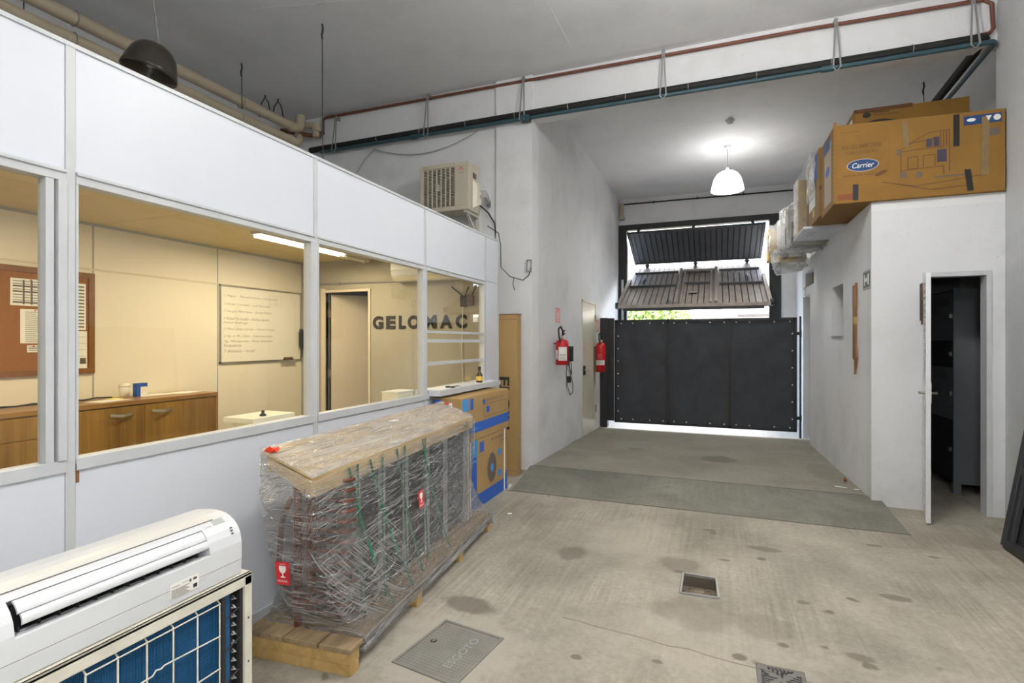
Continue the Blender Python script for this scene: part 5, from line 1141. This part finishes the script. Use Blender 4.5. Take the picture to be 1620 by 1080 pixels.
def extinguisher(lab, y, z0, h, r, strap):
    x = XL + r + .03; c = (x, y, z0)
    t = thing('fire_extinguisher', lab, 'fire extinguisher', c, 0, None)
    link('cylinder', MB().lathe([(0, .012), (r * .75, .012), (r * .8, 0), (r, .004), (r, h * .88), (r * .9, h * .94), (r * .62, h * .985), (r * .3, h), (0, h)], c, 28), M['red'], t)
    def band(rr_, a0, a1, z0_, z1_): return MB().grid(lambda u, v: V(c) + V((rr_ * cos(radians(a0 + (a1 - a0) * u)), rr_ * sin(radians(a0 + (a1 - a0) * u)), z0_ + (z1_ - z0_) * v)), 12, 1)
    for a0, a1, z0_, z1_ in (((-170, -118, .22, .58), (-108, -28, .18, .70)) if not strap else ((-150, -30, .24, .40), (-120, -60, .44, .62))):
        l_ = link('label', band(r + .0008, a0, a1, h * z0_, h * z1_), M['paper'] if z1_ != .62 else M['redlab'], t)
        for k in range(5): link('label_print', band(r + .0014, a0 + 8, a1 - 10 - 5 * (k % 3), h * (z0_ + .03 + .05 * k) if not strap else h * (z0_ + .02 + .028 * k), h * (z0_ + .045 + .05 * k) if not strap else h * (z0_ + .03 + .028 * k)), M['ink_grey'], l_)
    link('valve', MB().lathe([(.018, h), (.022, h + .02), (.016, h + .05), (.0, h + .055)], c, 14), M['brass'], t)
    link('lever', MB().beam((x, y, z0 + h + .04), (x + .05, y - .06, z0 + h + .075), .016, .008).beam((x, y, z0 + h + .055), (x + .045, y - .05, z0 + h + .115), .016, .006), M['darkm'], t)
    link('hose', MB().tube([(x, y + .02, z0 + h + .03), (x + .02, y - .04, z0 + h + .10), (x + .01, y - .10, z0 + h + .16), (x - .0, y - .16, z0 + h + .13), (x + .01, y - .17, z0 + h + .03), (x + .02, y - .15, z0 + h - .04)], .012, 8), M['blackp'], t)
    link('wall_bracket', MB().box(XL, x, y - .012, y + .012, z0 + h * .82, z0 + h * .86), M['darkm'], t)
    link('gauge', MB().lathe([(0, .012), (.015, .010), (.016, 0)], (x + .02, y - .012, z0 + h + .025), 14, (1, -.4, 0)), M['white'], t)
    return t
extinguisher('red fire extinguisher hung on the corridor wall left of the beige door', 6.42, 1.153, .325, .080, False)
extinguisher('red fire extinguisher hung on the dark column beside the gate', 8.80, .935, .50, .082, True)
def firesign(lab, y, z0, z1, w_):
    t = thing('safety_sign', lab, 'sign', (XL, y, z0), 0); u = -Y_
    O = V((XL + .001, y + w_ / 2, z0)); h = z1 - z0
    link('plate', MB().rect(O, Y_, Z_, -w_, 0, 0, h, .002), M['redlab'], t)
    link('white_band', MB().rect(O + X_ * .002, Y_, Z_, -w_ * .85, -w_ * .15, h * .08, h * .92, .0006), M['paper'], t)
    link('pictogram', MB().rect(O + X_ * .0028, Y_, Z_, -w_ * .75, -w_ * .25, h * .12, h * .88, .0006), mat('orange_red', (.75, .16, .08), .5), t)
    link('pictogram', MB().rect(O + X_ * .0036, Y_, Z_, -w_ * .6, -w_ * .4, h * .25, h * .65, .0006).rect(O + X_ * .0036, Y_, Z_, -w_ * .58, -w_ * .35, h * .70, h * .76, .0006), M['paper'], t)
firesign('red extinguisher sign on the wall above the left fire extinguisher', 6.60, 1.70, 1.885, .19)
firesign('red extinguisher sign on the wall beside the beige corridor door', 9.05, 1.62, 1.83, .16)
t = thing('charger_box', 'black wall device with dangling cords beside the left fire extinguisher', 'device', (XL + .03, 7.38, 1.25))
link('case', MB().box(XL, XL + .05, 7.24, 7.48, 1.17, 1.385), M['blackp'], t, .006)
link('cord', MB().tube([(XL + .02, 7.26, 1.17), (XL + .02, 7.20, 1.02), (XL + .02, 7.24, .85), (XL + .02, 7.42, .70), (XL + .02, 7.55, .72), (XL + .02, 7.56, .85), (XL + .02, 7.42, 1.0), (XL + .02, 7.34, 1.17)], .006, 6), M['ink_grey'], t)
link('cord', MB().tube([(XL + .02, 7.3, 1.17), (XL + .02, 7.38, 1.08), (XL + .02, 7.5, .98), (XL + .02, 7.46, 1.15)], .006, 6), M['blackp'], t)
link('plug', MB().box(XL, XL + .045, 7.28, 7.37, .88, .965).box(XL, XL + .03, 7.37, 7.44, .905, .925), M['blackp'], t, .004)

bpy.data.objects['charger_box'].location.y -= .26
# ================================================================== RIGHT BLOCK: SIGNS, BATTEN, DOOR, LOCKERS
def exit_sign(lab, x, yc, zc, w_, h):
    t = thing('exit_sign', lab, 'sign', (x, yc, zc), 0); O = V((x - .001, yc, zc)); u = -Y_
    link('plate', MB().rect(O, u, Z_, -w_ / 2, w_ / 2, -h / 2, h / 2, .003), M['galv'], t)
    link('green_field', MB().rect(O - X_ * .003, u, Z_, -w_ * .44, w_ * .44, -h * .42, h * .42, .0008), M['exitgreen'], t)
    g = link('pictogram', MB().rect(O - X_ * .004, u, Z_, w_ * .16, w_ * .34, -h * .28, h * .28, .0008).rect(O - X_ * .004, u, Z_, -w_ * .32, -w_ * .20, -h * .28, h * .28, .0008).plate(O - X_ * .004, u, Z_, [(-w_ * .2, -h * .1), (w_ * .02, -h * .1), (w_ * .02, -h * .22), (w_ * .14, 0), (w_ * .02, h * .22), (w_ * .02, h * .1), (-w_ * .2, h * .1)], .0008), M['paper'], t)
exit_sign('dark green exit sign with white pictogram near the block corner', XB, 5.61, 2.012, .25, .17)
exit_sign('small green exit sign above the door recess near the gate', XB, 9.22, 2.22, .20, .15)
t = thing('wood_batten', 'split brown wooden batten hung upright on the white block wall', 'batten', (XB - .01, 6.0, 1.15))
mb = MB().plate((XB - .001, 6.0, 0), -Y_, Z_, [(-.05, 2.0), (-.02, 1.985), (.0, 2.0), (.03, 1.985), (.05, 2.02), (.05, 1.80), (.035, 1.75), (.035, 1.42), (.06, 1.36), (.075, 1.30), (.045, 1.23), (.04, 1.27), (-.02, 1.27), (-.045, 1.29), (-.045, 1.75), (-.055, 1.80)], .022)
link('board', mb, M['rustwood'], t); link('prong', MB().box(XB - .018, XB - .004, 5.985, 6.01, 1.13, 1.275).beam((XB - .01, 5.945, 1.28), (XB - .01, 5.955, 1.19), .012, .012), M['rustwood'], t)
link('yellow_band', MB().box(XB - .025, XB - .0005, 5.963, 6.047, 1.62, 1.69), M['palletblk'], t)
# doorway of the block
dr = setting('door_4')
link('frame', MB().box(1.655, 1.675, YK - .012, YK + .10, 0, 2.04).box(2.085, 2.12, YK - .012, YK + .10, 0, 2.04).box(1.675, 2.085, YK - .012, YK + .10, 2.0, 2.04), M['alu'], dr, .002)
h0 = V((1.668, YK - .018, 0)); e1 = V((1.562, 5.045, 0)); du = (e1 - h0); Ld = du.length; du.normalize(); dn = du.cross(Z_)
for a, b in ((0, .045), (Ld - .045, Ld)): link('leaf_stile', MB().obox(h0 + du * (a + b) / 2 + Z_ * 1.005, du, Z_, dn, (b - a) / 2, .99, .016), M['white'], dr)
for z0, z1 in ((.016, .12), (1.0, 1.07), (1.93, 1.995)): link('leaf_rail', MB().obox(h0 + du * Ld / 2 + Z_ * (z0 + z1) / 2, du, Z_, dn, Ld / 2 - .045, (z1 - z0) / 2, .015), M['white'], dr)
for k in range(34):
    z = .14 + .0535 * k
    if .985 < z < 1.085 or z > 1.915: continue
    link('louvre_slat', MB().obox(h0 + du * Ld / 2 + Z_ * z, du, (Z_ * .8 + dn * .6), (Z_ * -.6 + dn * .8), Ld / 2 - .045, .024, .002), M['white'], dr)
for s in (-1, 1):
    q = h0 + du * (Ld - .03) + Z_ * 1.04
    link('lever_handle', MB().tube([q, q + dn * s * .055, q + dn * s * .055 - du * .09], .009, 8).obox(q + dn * s * .018, du, Z_, dn, .012, .08, .002), M['steel'], dr)
t = thing('hanging_rag', 'dark brown strip hanging on the louvred door top', 'cloth', tuple(h0 + du * .2 + Z_ * 1.6))
a = h0 + du * .20 - dn * .0
sgn = -1 if (dn.x > 0) else 1
link('strip', MB().obox(a + dn * sgn * .030 + Z_ * 1.76, du, Z_ + du * .06, dn, .05, .17, .006), M['rustwood'], t); link('strip', MB().obox(a + du * .05 + dn * sgn * .042 + Z_ * 1.77, du, Z_, dn, .035, .15, .005), M['darkm'], t)
lk = thing('steel_locker', 'tall grey steel locker inside the dark doorway', 'locker', (2.3, 6.6, 0))
kx, ky, ky1, kz = 2.10, 6.15, 6.95, 1.95
link('side_panel', MB().box(kx, 2.58, ky, ky + .015, .10, kz), M['locker'], lk); link('body', MB().box(kx + .03, 2.58, ky + .015, ky1, .10, kz), M['darkm'], lk)
link('foot', MB().box(kx, kx + .06, ky, ky + .06, 0, .10), M['locker'], lk); link('foot', MB().box(2.5, 2.56, ky, ky + .06, 0, .10), M['locker'], lk)
for k, (z0, z1) in enumerate(((.15, .68), (.70, 1.20), (1.22, 1.44), (1.46, 1.93))):
    d = link('locker_door', MB().box(kx + .005, kx + .025, ky + .02, ky1 - .02, z0, z1), M['locker'] if k in (1, 3) else M['darkm'], lk)
    for j in range(4): link('vent_slot', MB().box(kx + .003, kx + .006, ky + .15, ky + .35, z1 - .06 - .022 * j, z1 - .054 - .022 * j), M['blackp'], d)
    link('latch', MB().box(kx - .012, kx + .006, ky + .06, ky + .10, (z0 + z1) / 2 - .02, (z0 + z1) / 2 + .02), M['steel'], d)
# dark frame leaning on the right wall
t = thing('leaning_frame', 'dark dusty metal frame leaning on the right wall', 'frame', (2.0, 4.4, 0))
def LP(y, s): return V((1.89 + .30 * s, y + .10 * s, .02 + 1.60 * s))
link('stile', MB().beam(LP(4.66, 0), LP(4.66, 1), .06, .05, X_).beam(LP(4.60, .0), LP(4.60, 1), .03, .03, X_), M['darkm'], t, .004); link('stile', MB().beam(LP(3.6, 0), LP(3.6, 1), .06, .05, X_), M['darkm'], t, .004)
for s in (.015, .33, .66, .985): link('rail', MB().beam(LP(3.6, s), LP(4.66, s), .05, .05), M['darkm'], t)
link('sheet', MB().add([LP(3.63, .02) + X_ * .02, LP(4.63, .02) + X_ * .02, LP(4.63, .98) + X_ * .02, LP(3.63, .98) + X_ * .02], [(0, 1, 2, 3)]), M['blackm'], t)

# ================================================================== CARTONS STORED ON THE BLOCK ROOF
b1x0, b1x1, b1y0, b1y1, b1z0, b1z1 = .985, 2.195, 5.425, 6.0, ZK, ZK + .70
t = thing('cardboard_box', 'large orange-brown printed carton with blue oval logo on the block roof', 'box', (1.6, 5.7, ZK))
link('carton', MB().add([(b1x0, b1y0, b1z0 - .0), (b1x1, b1y0, b1z0), (b1x1, b1y1, b1z0), (b1x0, b1y1, b1z0), (b1x0, b1y0, b1z1 + .005), (b1x1, b1y0, b1z1 - .03), (b1x1, b1y1, b1z1 - .03), (b1x0, b1y1, b1z1 + .01)], [(0, 1, 5, 4), (1, 2, 6, 5), (2, 3, 7, 6), (3, 0, 4, 7), (4, 5, 6, 7), (0, 3, 2, 1)]), M['carton_o'], t, .006)
O = V((b1x0, b1y0 - .001, b1z0)); U, W_ = X_, Z_; e2 = .0007
link('corner_flap', MB().box(b1x0 - .004, b1x0 + .02, b1y0 - .006, b1y0, b1z0 + .01, b1z1 + .03), M['carton_o'], t)
for k in range(15): link('staple', MB().rect(O - Y_ * .006, U, W_, .0, .014, .06 + .042 * k, .064 + .042 * k, e2), M['ink_brown'], t)
text('lettering', 'FACA TUDO SEMPRE CARRIER', M['ink_brown'], t, O + U * .06 + W_ * .475, U, W_, .30, .036, .006)
text('lettering', 'TO BRING NO CONFORTO', M['ink_brown'], t, O + U * .09 + W_ * .425, U, W_, .24, .03, .004)
text('lettering', 'electrocomponents', M['ink_brown'], t, O + U * .05 + W_ * .62, U, W_, .14, .018)
lg = link('oval_logo', MB().ell(O, U, W_, .22, .325, .115, .05, e2), M['ink_navy'], t)
link('oval_rim', MB().ell(O + Y_ * .0004, U, W_, .22, .325, .121, .055, e2), mat('pale_rim', (.45, .42, .40), .7), t)
text('lettering', 'Carrier', M['paper'], lg, O - Y_ * .0008 + U * .14 + W_ * .303, U, W_, .165, .045, .004, .25)
text('lettering', 'turn to the experts', M['ink_brown'], t, O + U * .07 + W_ * .225, U, W_, .26, .032, .004)
link('leaf_print', MB().ell(O, V((.9, 0, .4)), V((-.4, 0, .9)), .43, .075, .05, .016, e2).ell(O - Y_ * .001, V((.9, 0, .4)), V((-.4, 0, .9)), .43, .075, .035, .007, e2), M['ink_brown'], t)
for x, z0, z1, s in ((.145, .02, .16, 0), (.865, .40, .665, 0), (.94, .02, .20, .02)):
    link('tape_strip', MB().plate(O - Y_ * .001, U, W_, [(x + s, z0), (x + .042 + s, z0), (x + .042, z1), (x, z1)], e2), M['tape'], t)
link('clear_tape', MB().plate(O - Y_ * .0005, U, W_, [(.525, .44), (.56, .44), (.545, .66), (.505, .66)], e2), M['tapeclear'], t)
link('clear_tape', MB().plate(O - Y_ * .0005, U, W_, [(1.05, .14), (1.10, .14), (1.105, .62), (1.055, .62)], e2), M['tapeclear'], t)
hp_ = MB()                                                     # printed house drawing
def pl(pts, w_=.006):
    for (a, b), (c, d) in zip(pts, pts[1:]): hp_.beam(O + U * a + W_ * b, O + U * c + W_ * d, .0012, w_, V((0, 0, 1)) if abs(a - c) > abs(b - d) else X_)
for q in ([(.47, .40), (.62, .50), (.70, .54), (.84, .55)], [(.47, .40), (.60, .41), (.80, .41)], [(.56, .47), (.74, .485)], [(.50, .40), (.50, .18)], [(.50, .24), (.80, .25), (.80, .18)], [(.66, .35), (.74, .355), (.74, .26)], [(.66, .35), (.66, .26)], [(.55, .35), (.62, .35), (.62, .25), (.55, .25), (.55, .35)], [(.36, .16), (.60, .10), (.85, .12), (1.10, .15)], [(.44, .14), (.7, .06), (1.0, .07)], [(.84, .55), (.84, .20)], [(.78, .54), (.78, .41)], [(.80, .54), (.80, .41)], [(.82, .54), (.82, .41)]): pl(q)
link('house_print', hp_, M['ink_brown'], t)
link('house_window', MB().rect(O, U, W_, .68, .72, .42, .49, e2).rect(O, U, W_, .73, .77, .42, .50, e2).rect(O, U, W_, .755, .82, .285, .39, e2), mat('slate_print', (.045, .04, .065), .8), t)
link('house_window', MB().rect(O, U, W_, .50, .54, .18, .23, e2).rect(O, U, W_, .61, .65, .17, .22, e2).ell(O, U, W_, .485, .40, .016, .032, e2).rect(O, U, W_, .74, .98, .155, .168, e2), M['ink_grey'], t)
lb = link('blue_label', MB().rect(O, U, W_, .935, 1.185, .565, .64, e2), M['ink_navy'], t)
link('label_mark', MB().ell(O - Y_ * .001, U, W_, .985, .605, .03, .014, e2), M['paper'], lb); link('label_mark', MB().ell(O - Y_ * .001, U, W_, 1.155, .605, .024, .024, e2), M['paper'], lb); link('label_mark', MB().plate(O - Y_ * .001, U, W_, [(1.08, .625), (1.12, .625), (1.10, .585)], e2), M['paper'], lb)
link('red_mark', MB().rect(O, U, W_, .03, .16, .03, .08, e2), mat('faded_red_print', (.20, .06, .025), .8), t)
link('grey_print', MB().rect(O, U, W_, 1.06, 1.17, .46, .52, e2), M['ink_grey'], t)
S = V((b1x0 - .001, b1y1, b1z0)); su = -Y_                      # left end face
link('side_label', MB().rect(S, su, Z_, .10, .40, .56, .68, e2), M['ink_navy'], t); link('side_tape', MB().rect(S, su, Z_, .14, .46, .06, .62, e2 * .6), mat('kraft_paper', (.36, .28, .19), .75), t); link('side_logo', MB().ell(S - X_ * .001, su, Z_, .30, .37, .09, .045, e2), M['ink_blue'], t)
t = carton('cardboard_box', 'orange-brown carton standing end-on behind the printed carton', .968, 2.15, 6.04, 6.76, ZK + .03, 3.405, M['carton_o'], .006)
S = V((.967, 6.76, ZK + .03))
link('film_patch', MB().grid(lambda u, v: (.962 - .012 * abs(sin(9 * u + 5 * v)), 6.76 - .55 * u, 2.98 + .43 * v), 12, 10), M['foil'], t)
link('blue_label', MB().rect(S, su, Z_, .36, .62, .42, .68, e2), M['ink_blue'], t); link('white_label', MB().rect(S, su, Z_, .12, .50, .16, .33, e2).rect(S, su, Z_, .16, .36, .45, .62, e2), M['paper'], t); link('yellow_label', MB().rect(S, su, Z_, .34, .46, .06, .14, e2), M['carton_y'], t)
link('tape', MB().box(.9655, 1.0, 6.0385, 6.0395, 2.98, 3.02), M['ink_brown'], t)
t = carton('cardboard_box', 'flat brown carton on top behind the printed carton with black oval logo', 1.27, 2.19, 6.06, 6.55, 3.41, 3.725, M['carton_o'], .004)
O = V((1.27, 6.059, 3.41)); lg = link('oval_logo', MB().ell(O, X_, Z_, .22, .145, .15, .065, e2), M['ink_black'], t)
text('lettering', 'Carrier', M['carton_o'], lg, O - Y_ * .0008 + X_ * .11 + Z_ * .118, X_, Z_, .22, .055, .004, .25)
link('round_mark', MB().ell(O, X_, Z_, .11, .262, .035, .026, e2), M['ink_black'], t)
text('lettering', 'United', M['ink_black'], t, O + X_ * .17 + Z_ * .268, X_, Z_, .12, .018); text('lettering', 'Technologies', M['ink_black'], t, O + X_ * .17 + Z_ * .240, X_, Z_, .20, .020)
link('lid_flap', MB().box(1.27, 1.75, 6.052, 6.056, 3.70, 3.735), M['ink_brown'], t); link('white_label', MB().rect(V((1.269, 6.55, 3.41)), -Y_, Z_, .12, .44, .05, .26, e2), M['paper'], t)
t = carton('cardboard_box', 'yellowish carton under clear film standing beside the orange carton', .90, 1.75, 6.90, 7.24, ZK + .035, 3.33, M['carton_y'], .006)
link('film_cover', MB().grid(lambda u, v: (.888 - .014 * NZ.noise(V((u * 5, v * 7, 3))), 7.26 - .36 * u, ZK + .04 + .64 * v), 12, 20), M['foil'], t)
link('film_cover', MB().grid(lambda u, v: (.888 + .10 * u, 6.888 - .006 * NZ.noise(V((u * 9, v * 7, 3))), ZK + .04 + .64 * v), 4, 20), M['foil'], t)
t = thing('white_board', 'white painted board sticking out under the yellowish carton', 'board', (1.2, 7.0, ZK)); link('board', MB().box(.89, 1.75, 6.5, 7.28, ZK, ZK + .028), M['panel'], t, .003); link('slot', MB().box(.97, 1.05, 6.75, 6.77, ZK - .001, ZK).box(.97, 1.05, 6.9, 6.91, ZK - .001, ZK), M['darkm'], t)
random.seed(12)
def lumpy(c, r, seed, amp=.25, flat=1.0):
    c = V(c)
    def f(u, v):
        th = 2 * pi * u; ph = pi * v; d = V((sin(ph) * cos(th), sin(ph) * sin(th), cos(ph)))
        e = V(tuple(math.copysign(abs(x) ** .55, x) for x in d)); k = 1 + amp * NZ.noise(d * 2.6 + V((seed, 0, 0))) + amp * .5 * NZ.noise(d * 7 + V((0, seed, 0)))
        return c + V((e.x * r[0] * k, e.y * r[1] * k, e.z * r[2] * k))
    return MB().grid(f, 40, 28, True, True)
t = thing('wrapped_unit', 'white fan coil unit bundled in crumpled clear film on the block roof', 'air conditioner', (1.05, 8.0, ZK))
link('casing', MB().box(.86, 1.30, 7.55, 8.30, ZK + .01, 3.15), M['white'], t, .02); link('dark_slot', MB().box(.855, .862, 7.75, 7.80, ZK + .05, 2.95).box(.90, 1.25, 7.546, 7.551, ZK + .06, ZK + .30), M['ink_grey'], t)
link('film_cover', lumpy((1.06, 7.92, 2.95), (.26, .44, .30), 3, .16), M['foil'], t); link('film_tail', lumpy((1.08, 7.55, 2.68), (.20, .20, .07), 7, .4), M['foil'], t)
t = thing('foam_pack', 'crumpled clear film and foam hanging over the block roof edge', 'packaging', (1.0, 8.4, ZK)); link('film_sheet', lumpy((.98, 8.45, 2.64), (.20, .34, .16), 11, .45), M['foil'], t); link('foam_corner', MB().box(1.0, 1.2, 8.4, 8.64, ZK + .01, ZK + .12), M['paper'], t, .01)
t = carton('cardboard_box', 'pale carton at the far end of the block roof near the overhead door', .735, 1.25, 8.80, 9.15, ZK, 3.16, M['carton_y'], .006)
link('label', MB().rect(V((.734, 9.15, ZK)), -Y_, Z_, .08, .25, .15, .35, e2), M['paper'], t); link('tape', MB().rect(V((.735, 8.799, ZK)), X_, Z_, .2, .25, 0, .48, e2), M['tapeclear'], t)
link('film_cover', lumpy((.90, 8.72, 2.95), (.16, .10, .24), 5, .3), M['foil'], t)

# ================================================================== FLOOR FITTINGS AND LITTER
HT = Matrix.Translation((-1.165, 2.185, 0)) @ Matrix.Rotation(radians(-8), 4, 'Z')
t = thing('inspection_cover', 'square cast-iron inspection cover set in the concrete floor', 'cover', (-1.165, 2.185, 0), radians(-8))
def hl(nm, mb, m, p=None): mb.v = [HT @ q for q in mb.v]; return link(nm, mb, m, p or t)
mir = mat('dusty_cast_iron', (.235, .225, .20), .7, var=.2, vscale=7)
hl('cover_plate', MB().box(-.158, .158, -.188, .188, -.004, .004), mir)
for a, b, c, d in ((-.175, .175, .191, .205), (-.175, .175, -.205, -.191), (-.175, -.161, -.191, .191), (.161, .175, -.191, .191)): hl('frame_rail', MB().box(a, b, c, d, -.004, .006), mir)
mb = MB()
for i in range(16):
    for j in range(19): mb.box(-.150 + .0188 * i, -.136 + .0188 * i, -.18 + .019 * j, -.1655 + .019 * j, .004, .0052)
o = hl('tread_studs', mb, mir); o['kind'] = 'stuff'
hl('key_hole', MB().lathe([(0, .0062), (.016, .0062), (.017, .004)], (-.11, .02, 0), 16), M['blackp']); hl('key_slot', MB().box(-.114, -.106, .010, .03, .0062, .0072), mir)
text('lettering', 'ESGOTO', mat('worn_iron_edge', (.29, .285, .265), .6), t, HT @ V((.085, -.12, .0054)), HT.to_3x3() @ Y_, HT.to_3x3() @ -X_, .25, .04, .004, 0, .0008)
t = thing('drain_box', 'open rectangular drain box with a loose metal rim in the floor', 'drain', (-.0975, 3.295, 0))
dx0, dx1, dy0, dy1 = -.20, .005, 3.165, 3.425
link('box_liner', MB().box(dx0, dx1, dy0, dy1, -.075, -.065).box(dx0, dx0 + .008, dy0, dy1, -.065, -.002).box(dx1 - .008, dx1, dy0, dy1, -.065, -.002).box(dx0, dx1, dy0, dy0 + .008, -.065, -.002).box(dx0, dx1, dy1 - .008, dy1, -.065, -.002), mat('muddy_concrete', (.14, .115, .085), .9, var=.3), t)
link('debris', lumpy((-.10, 3.28, -.062), (.07, .09, .014), 2, .4), mat('dirt', (.17, .13, .09), .95, var=.3), t)
for a, b in (((dx0 + .01, dy0 - .006), (dx1 + .01, dy0 + .004)), ((dx1 + .01, dy0 + .004), (dx1 - .005, dy1)), ((dx1 - .005, dy1), (dx0 + .01, dy1 + .004)), ((dx0 + .01, dy1 + .004), (dx0 + .01, dy0 - .006))): link('rim_bar', MB().beam((a[0], a[1], .004), (b[0], b[1], .004), .010, .012), M['galv'], t)
t = thing('floor_grate', 'grey cast drain grate with radial slots at the bottom edge', 'grate', (.2625, 2.51, 0))
gx0, gx1, gy0, gy1 = .167, .358, 2.417, 2.603
link('plate', MB().box(gx0, gx1, gy0, gy1, -.012, -.001), mat('grate_iron', (.15, .145, .13), .6, var=.2), t)
link('pit', MB().box(gx0, gx1, gy0, gy1, -.09, -.08), M['blackp'], t)
cxg, cyg = (gx0 + gx1) / 2, (gy0 + gy1) / 2
for s in range(4):
    ca, sa = cos(s * pi / 2), sin(s * pi / 2)
    for k in range(7):
        o_ = -.060 + .020 * k; l0 = .018 + abs(o_) * .75
        pts = [(o_ * .8 + .012 * (i / 4) * (1 if k < 4 else -1) * .6 + .004 * sin(i * 1.4), .078 - (.078 - l0) * i / 4, 0) for i in range(5)]
        link('slot', MB().tube([(cxg + ca * p[0] - sa * p[1], cyg + sa * p[0] + ca * p[1], -.0012) for p in pts], .0042, 6), M['blackp'], t)
t = thing('dry_leaf', 'crumpled red-brown dry leaf on the floor by the block corner', 'leaf', (1.21, 6.12, fz(6.12))); mb = tagmesh((1.21, 6.12, fz(6.12) + .022), 3); link('blade', mb, M['rustwood'], t)
for i, (x, y, lab) in enumerate(((1.12, 5.85, 'longer white paper scrap on the floor at the ramp top'), (1.24, 5.80, 'tiny white paper scrap by the block wall at the ramp top'), (-1.62, 4.1, 'tiny white paper scrap on the floor right of the pallet end'))):
    z = fz(y) + .001 if y > 4.74 else .0005
    o = link('paper_scrap', MB().obox((x, y, z + .0015), (1, -.3 + .4 * i, 0), (.3 - .4 * i, 1, 0), Z_, .05 if i == 0 else .018, .012, .0015), M['paper']); tag(o, lab, 'litter', 'paper scraps on the floor')

# stains, joints and the mortar around the fittings: flat marks lying in the slab surface
M['stain'] = mat('oil_stain', (.20, .18, .145), .75, var=.25, vscale=9); M['dirtline'] = mat('dirt_line', (.10, .094, .076), .9, var=.3)
mb = MB()
pts = [(-1.88 + 3.24 * i / 40, 4.738 + .008 * NZ.noise(V((i * .7, 0, 2)))) for i in range(41)]
for a, b in zip(pts, pts[1:]): mb.beam((a[0], a[1], .001), (b[0], b[1], .001), .014, .003)
pts = [(-1.9 + 3.15 * i / 40, 5.585 + .012 * NZ.noise(V((i * .6, 0, 5)))) for i in range(41)]
for a, b in zip(pts, pts[1:]): mb.beam((a[0], a[1], .0545), (b[0], b[1], .0545), .014, .003)
link('dirt_joint', mb, M['dirtline'], fl)
link('crack', (lambda m, P: [m.beam((a[0], a[1], .0006), (b[0], b[1], .0006), .005, .001) for a, b in zip(P, P[1:])] and m)(MB(), [(-.75 + .09 * i, 2.66 - .02 * i * .5 + .03 * NZ.noise(V((i * .8, 0, 3)))) for i in range(14)]), M['stain'], fl)
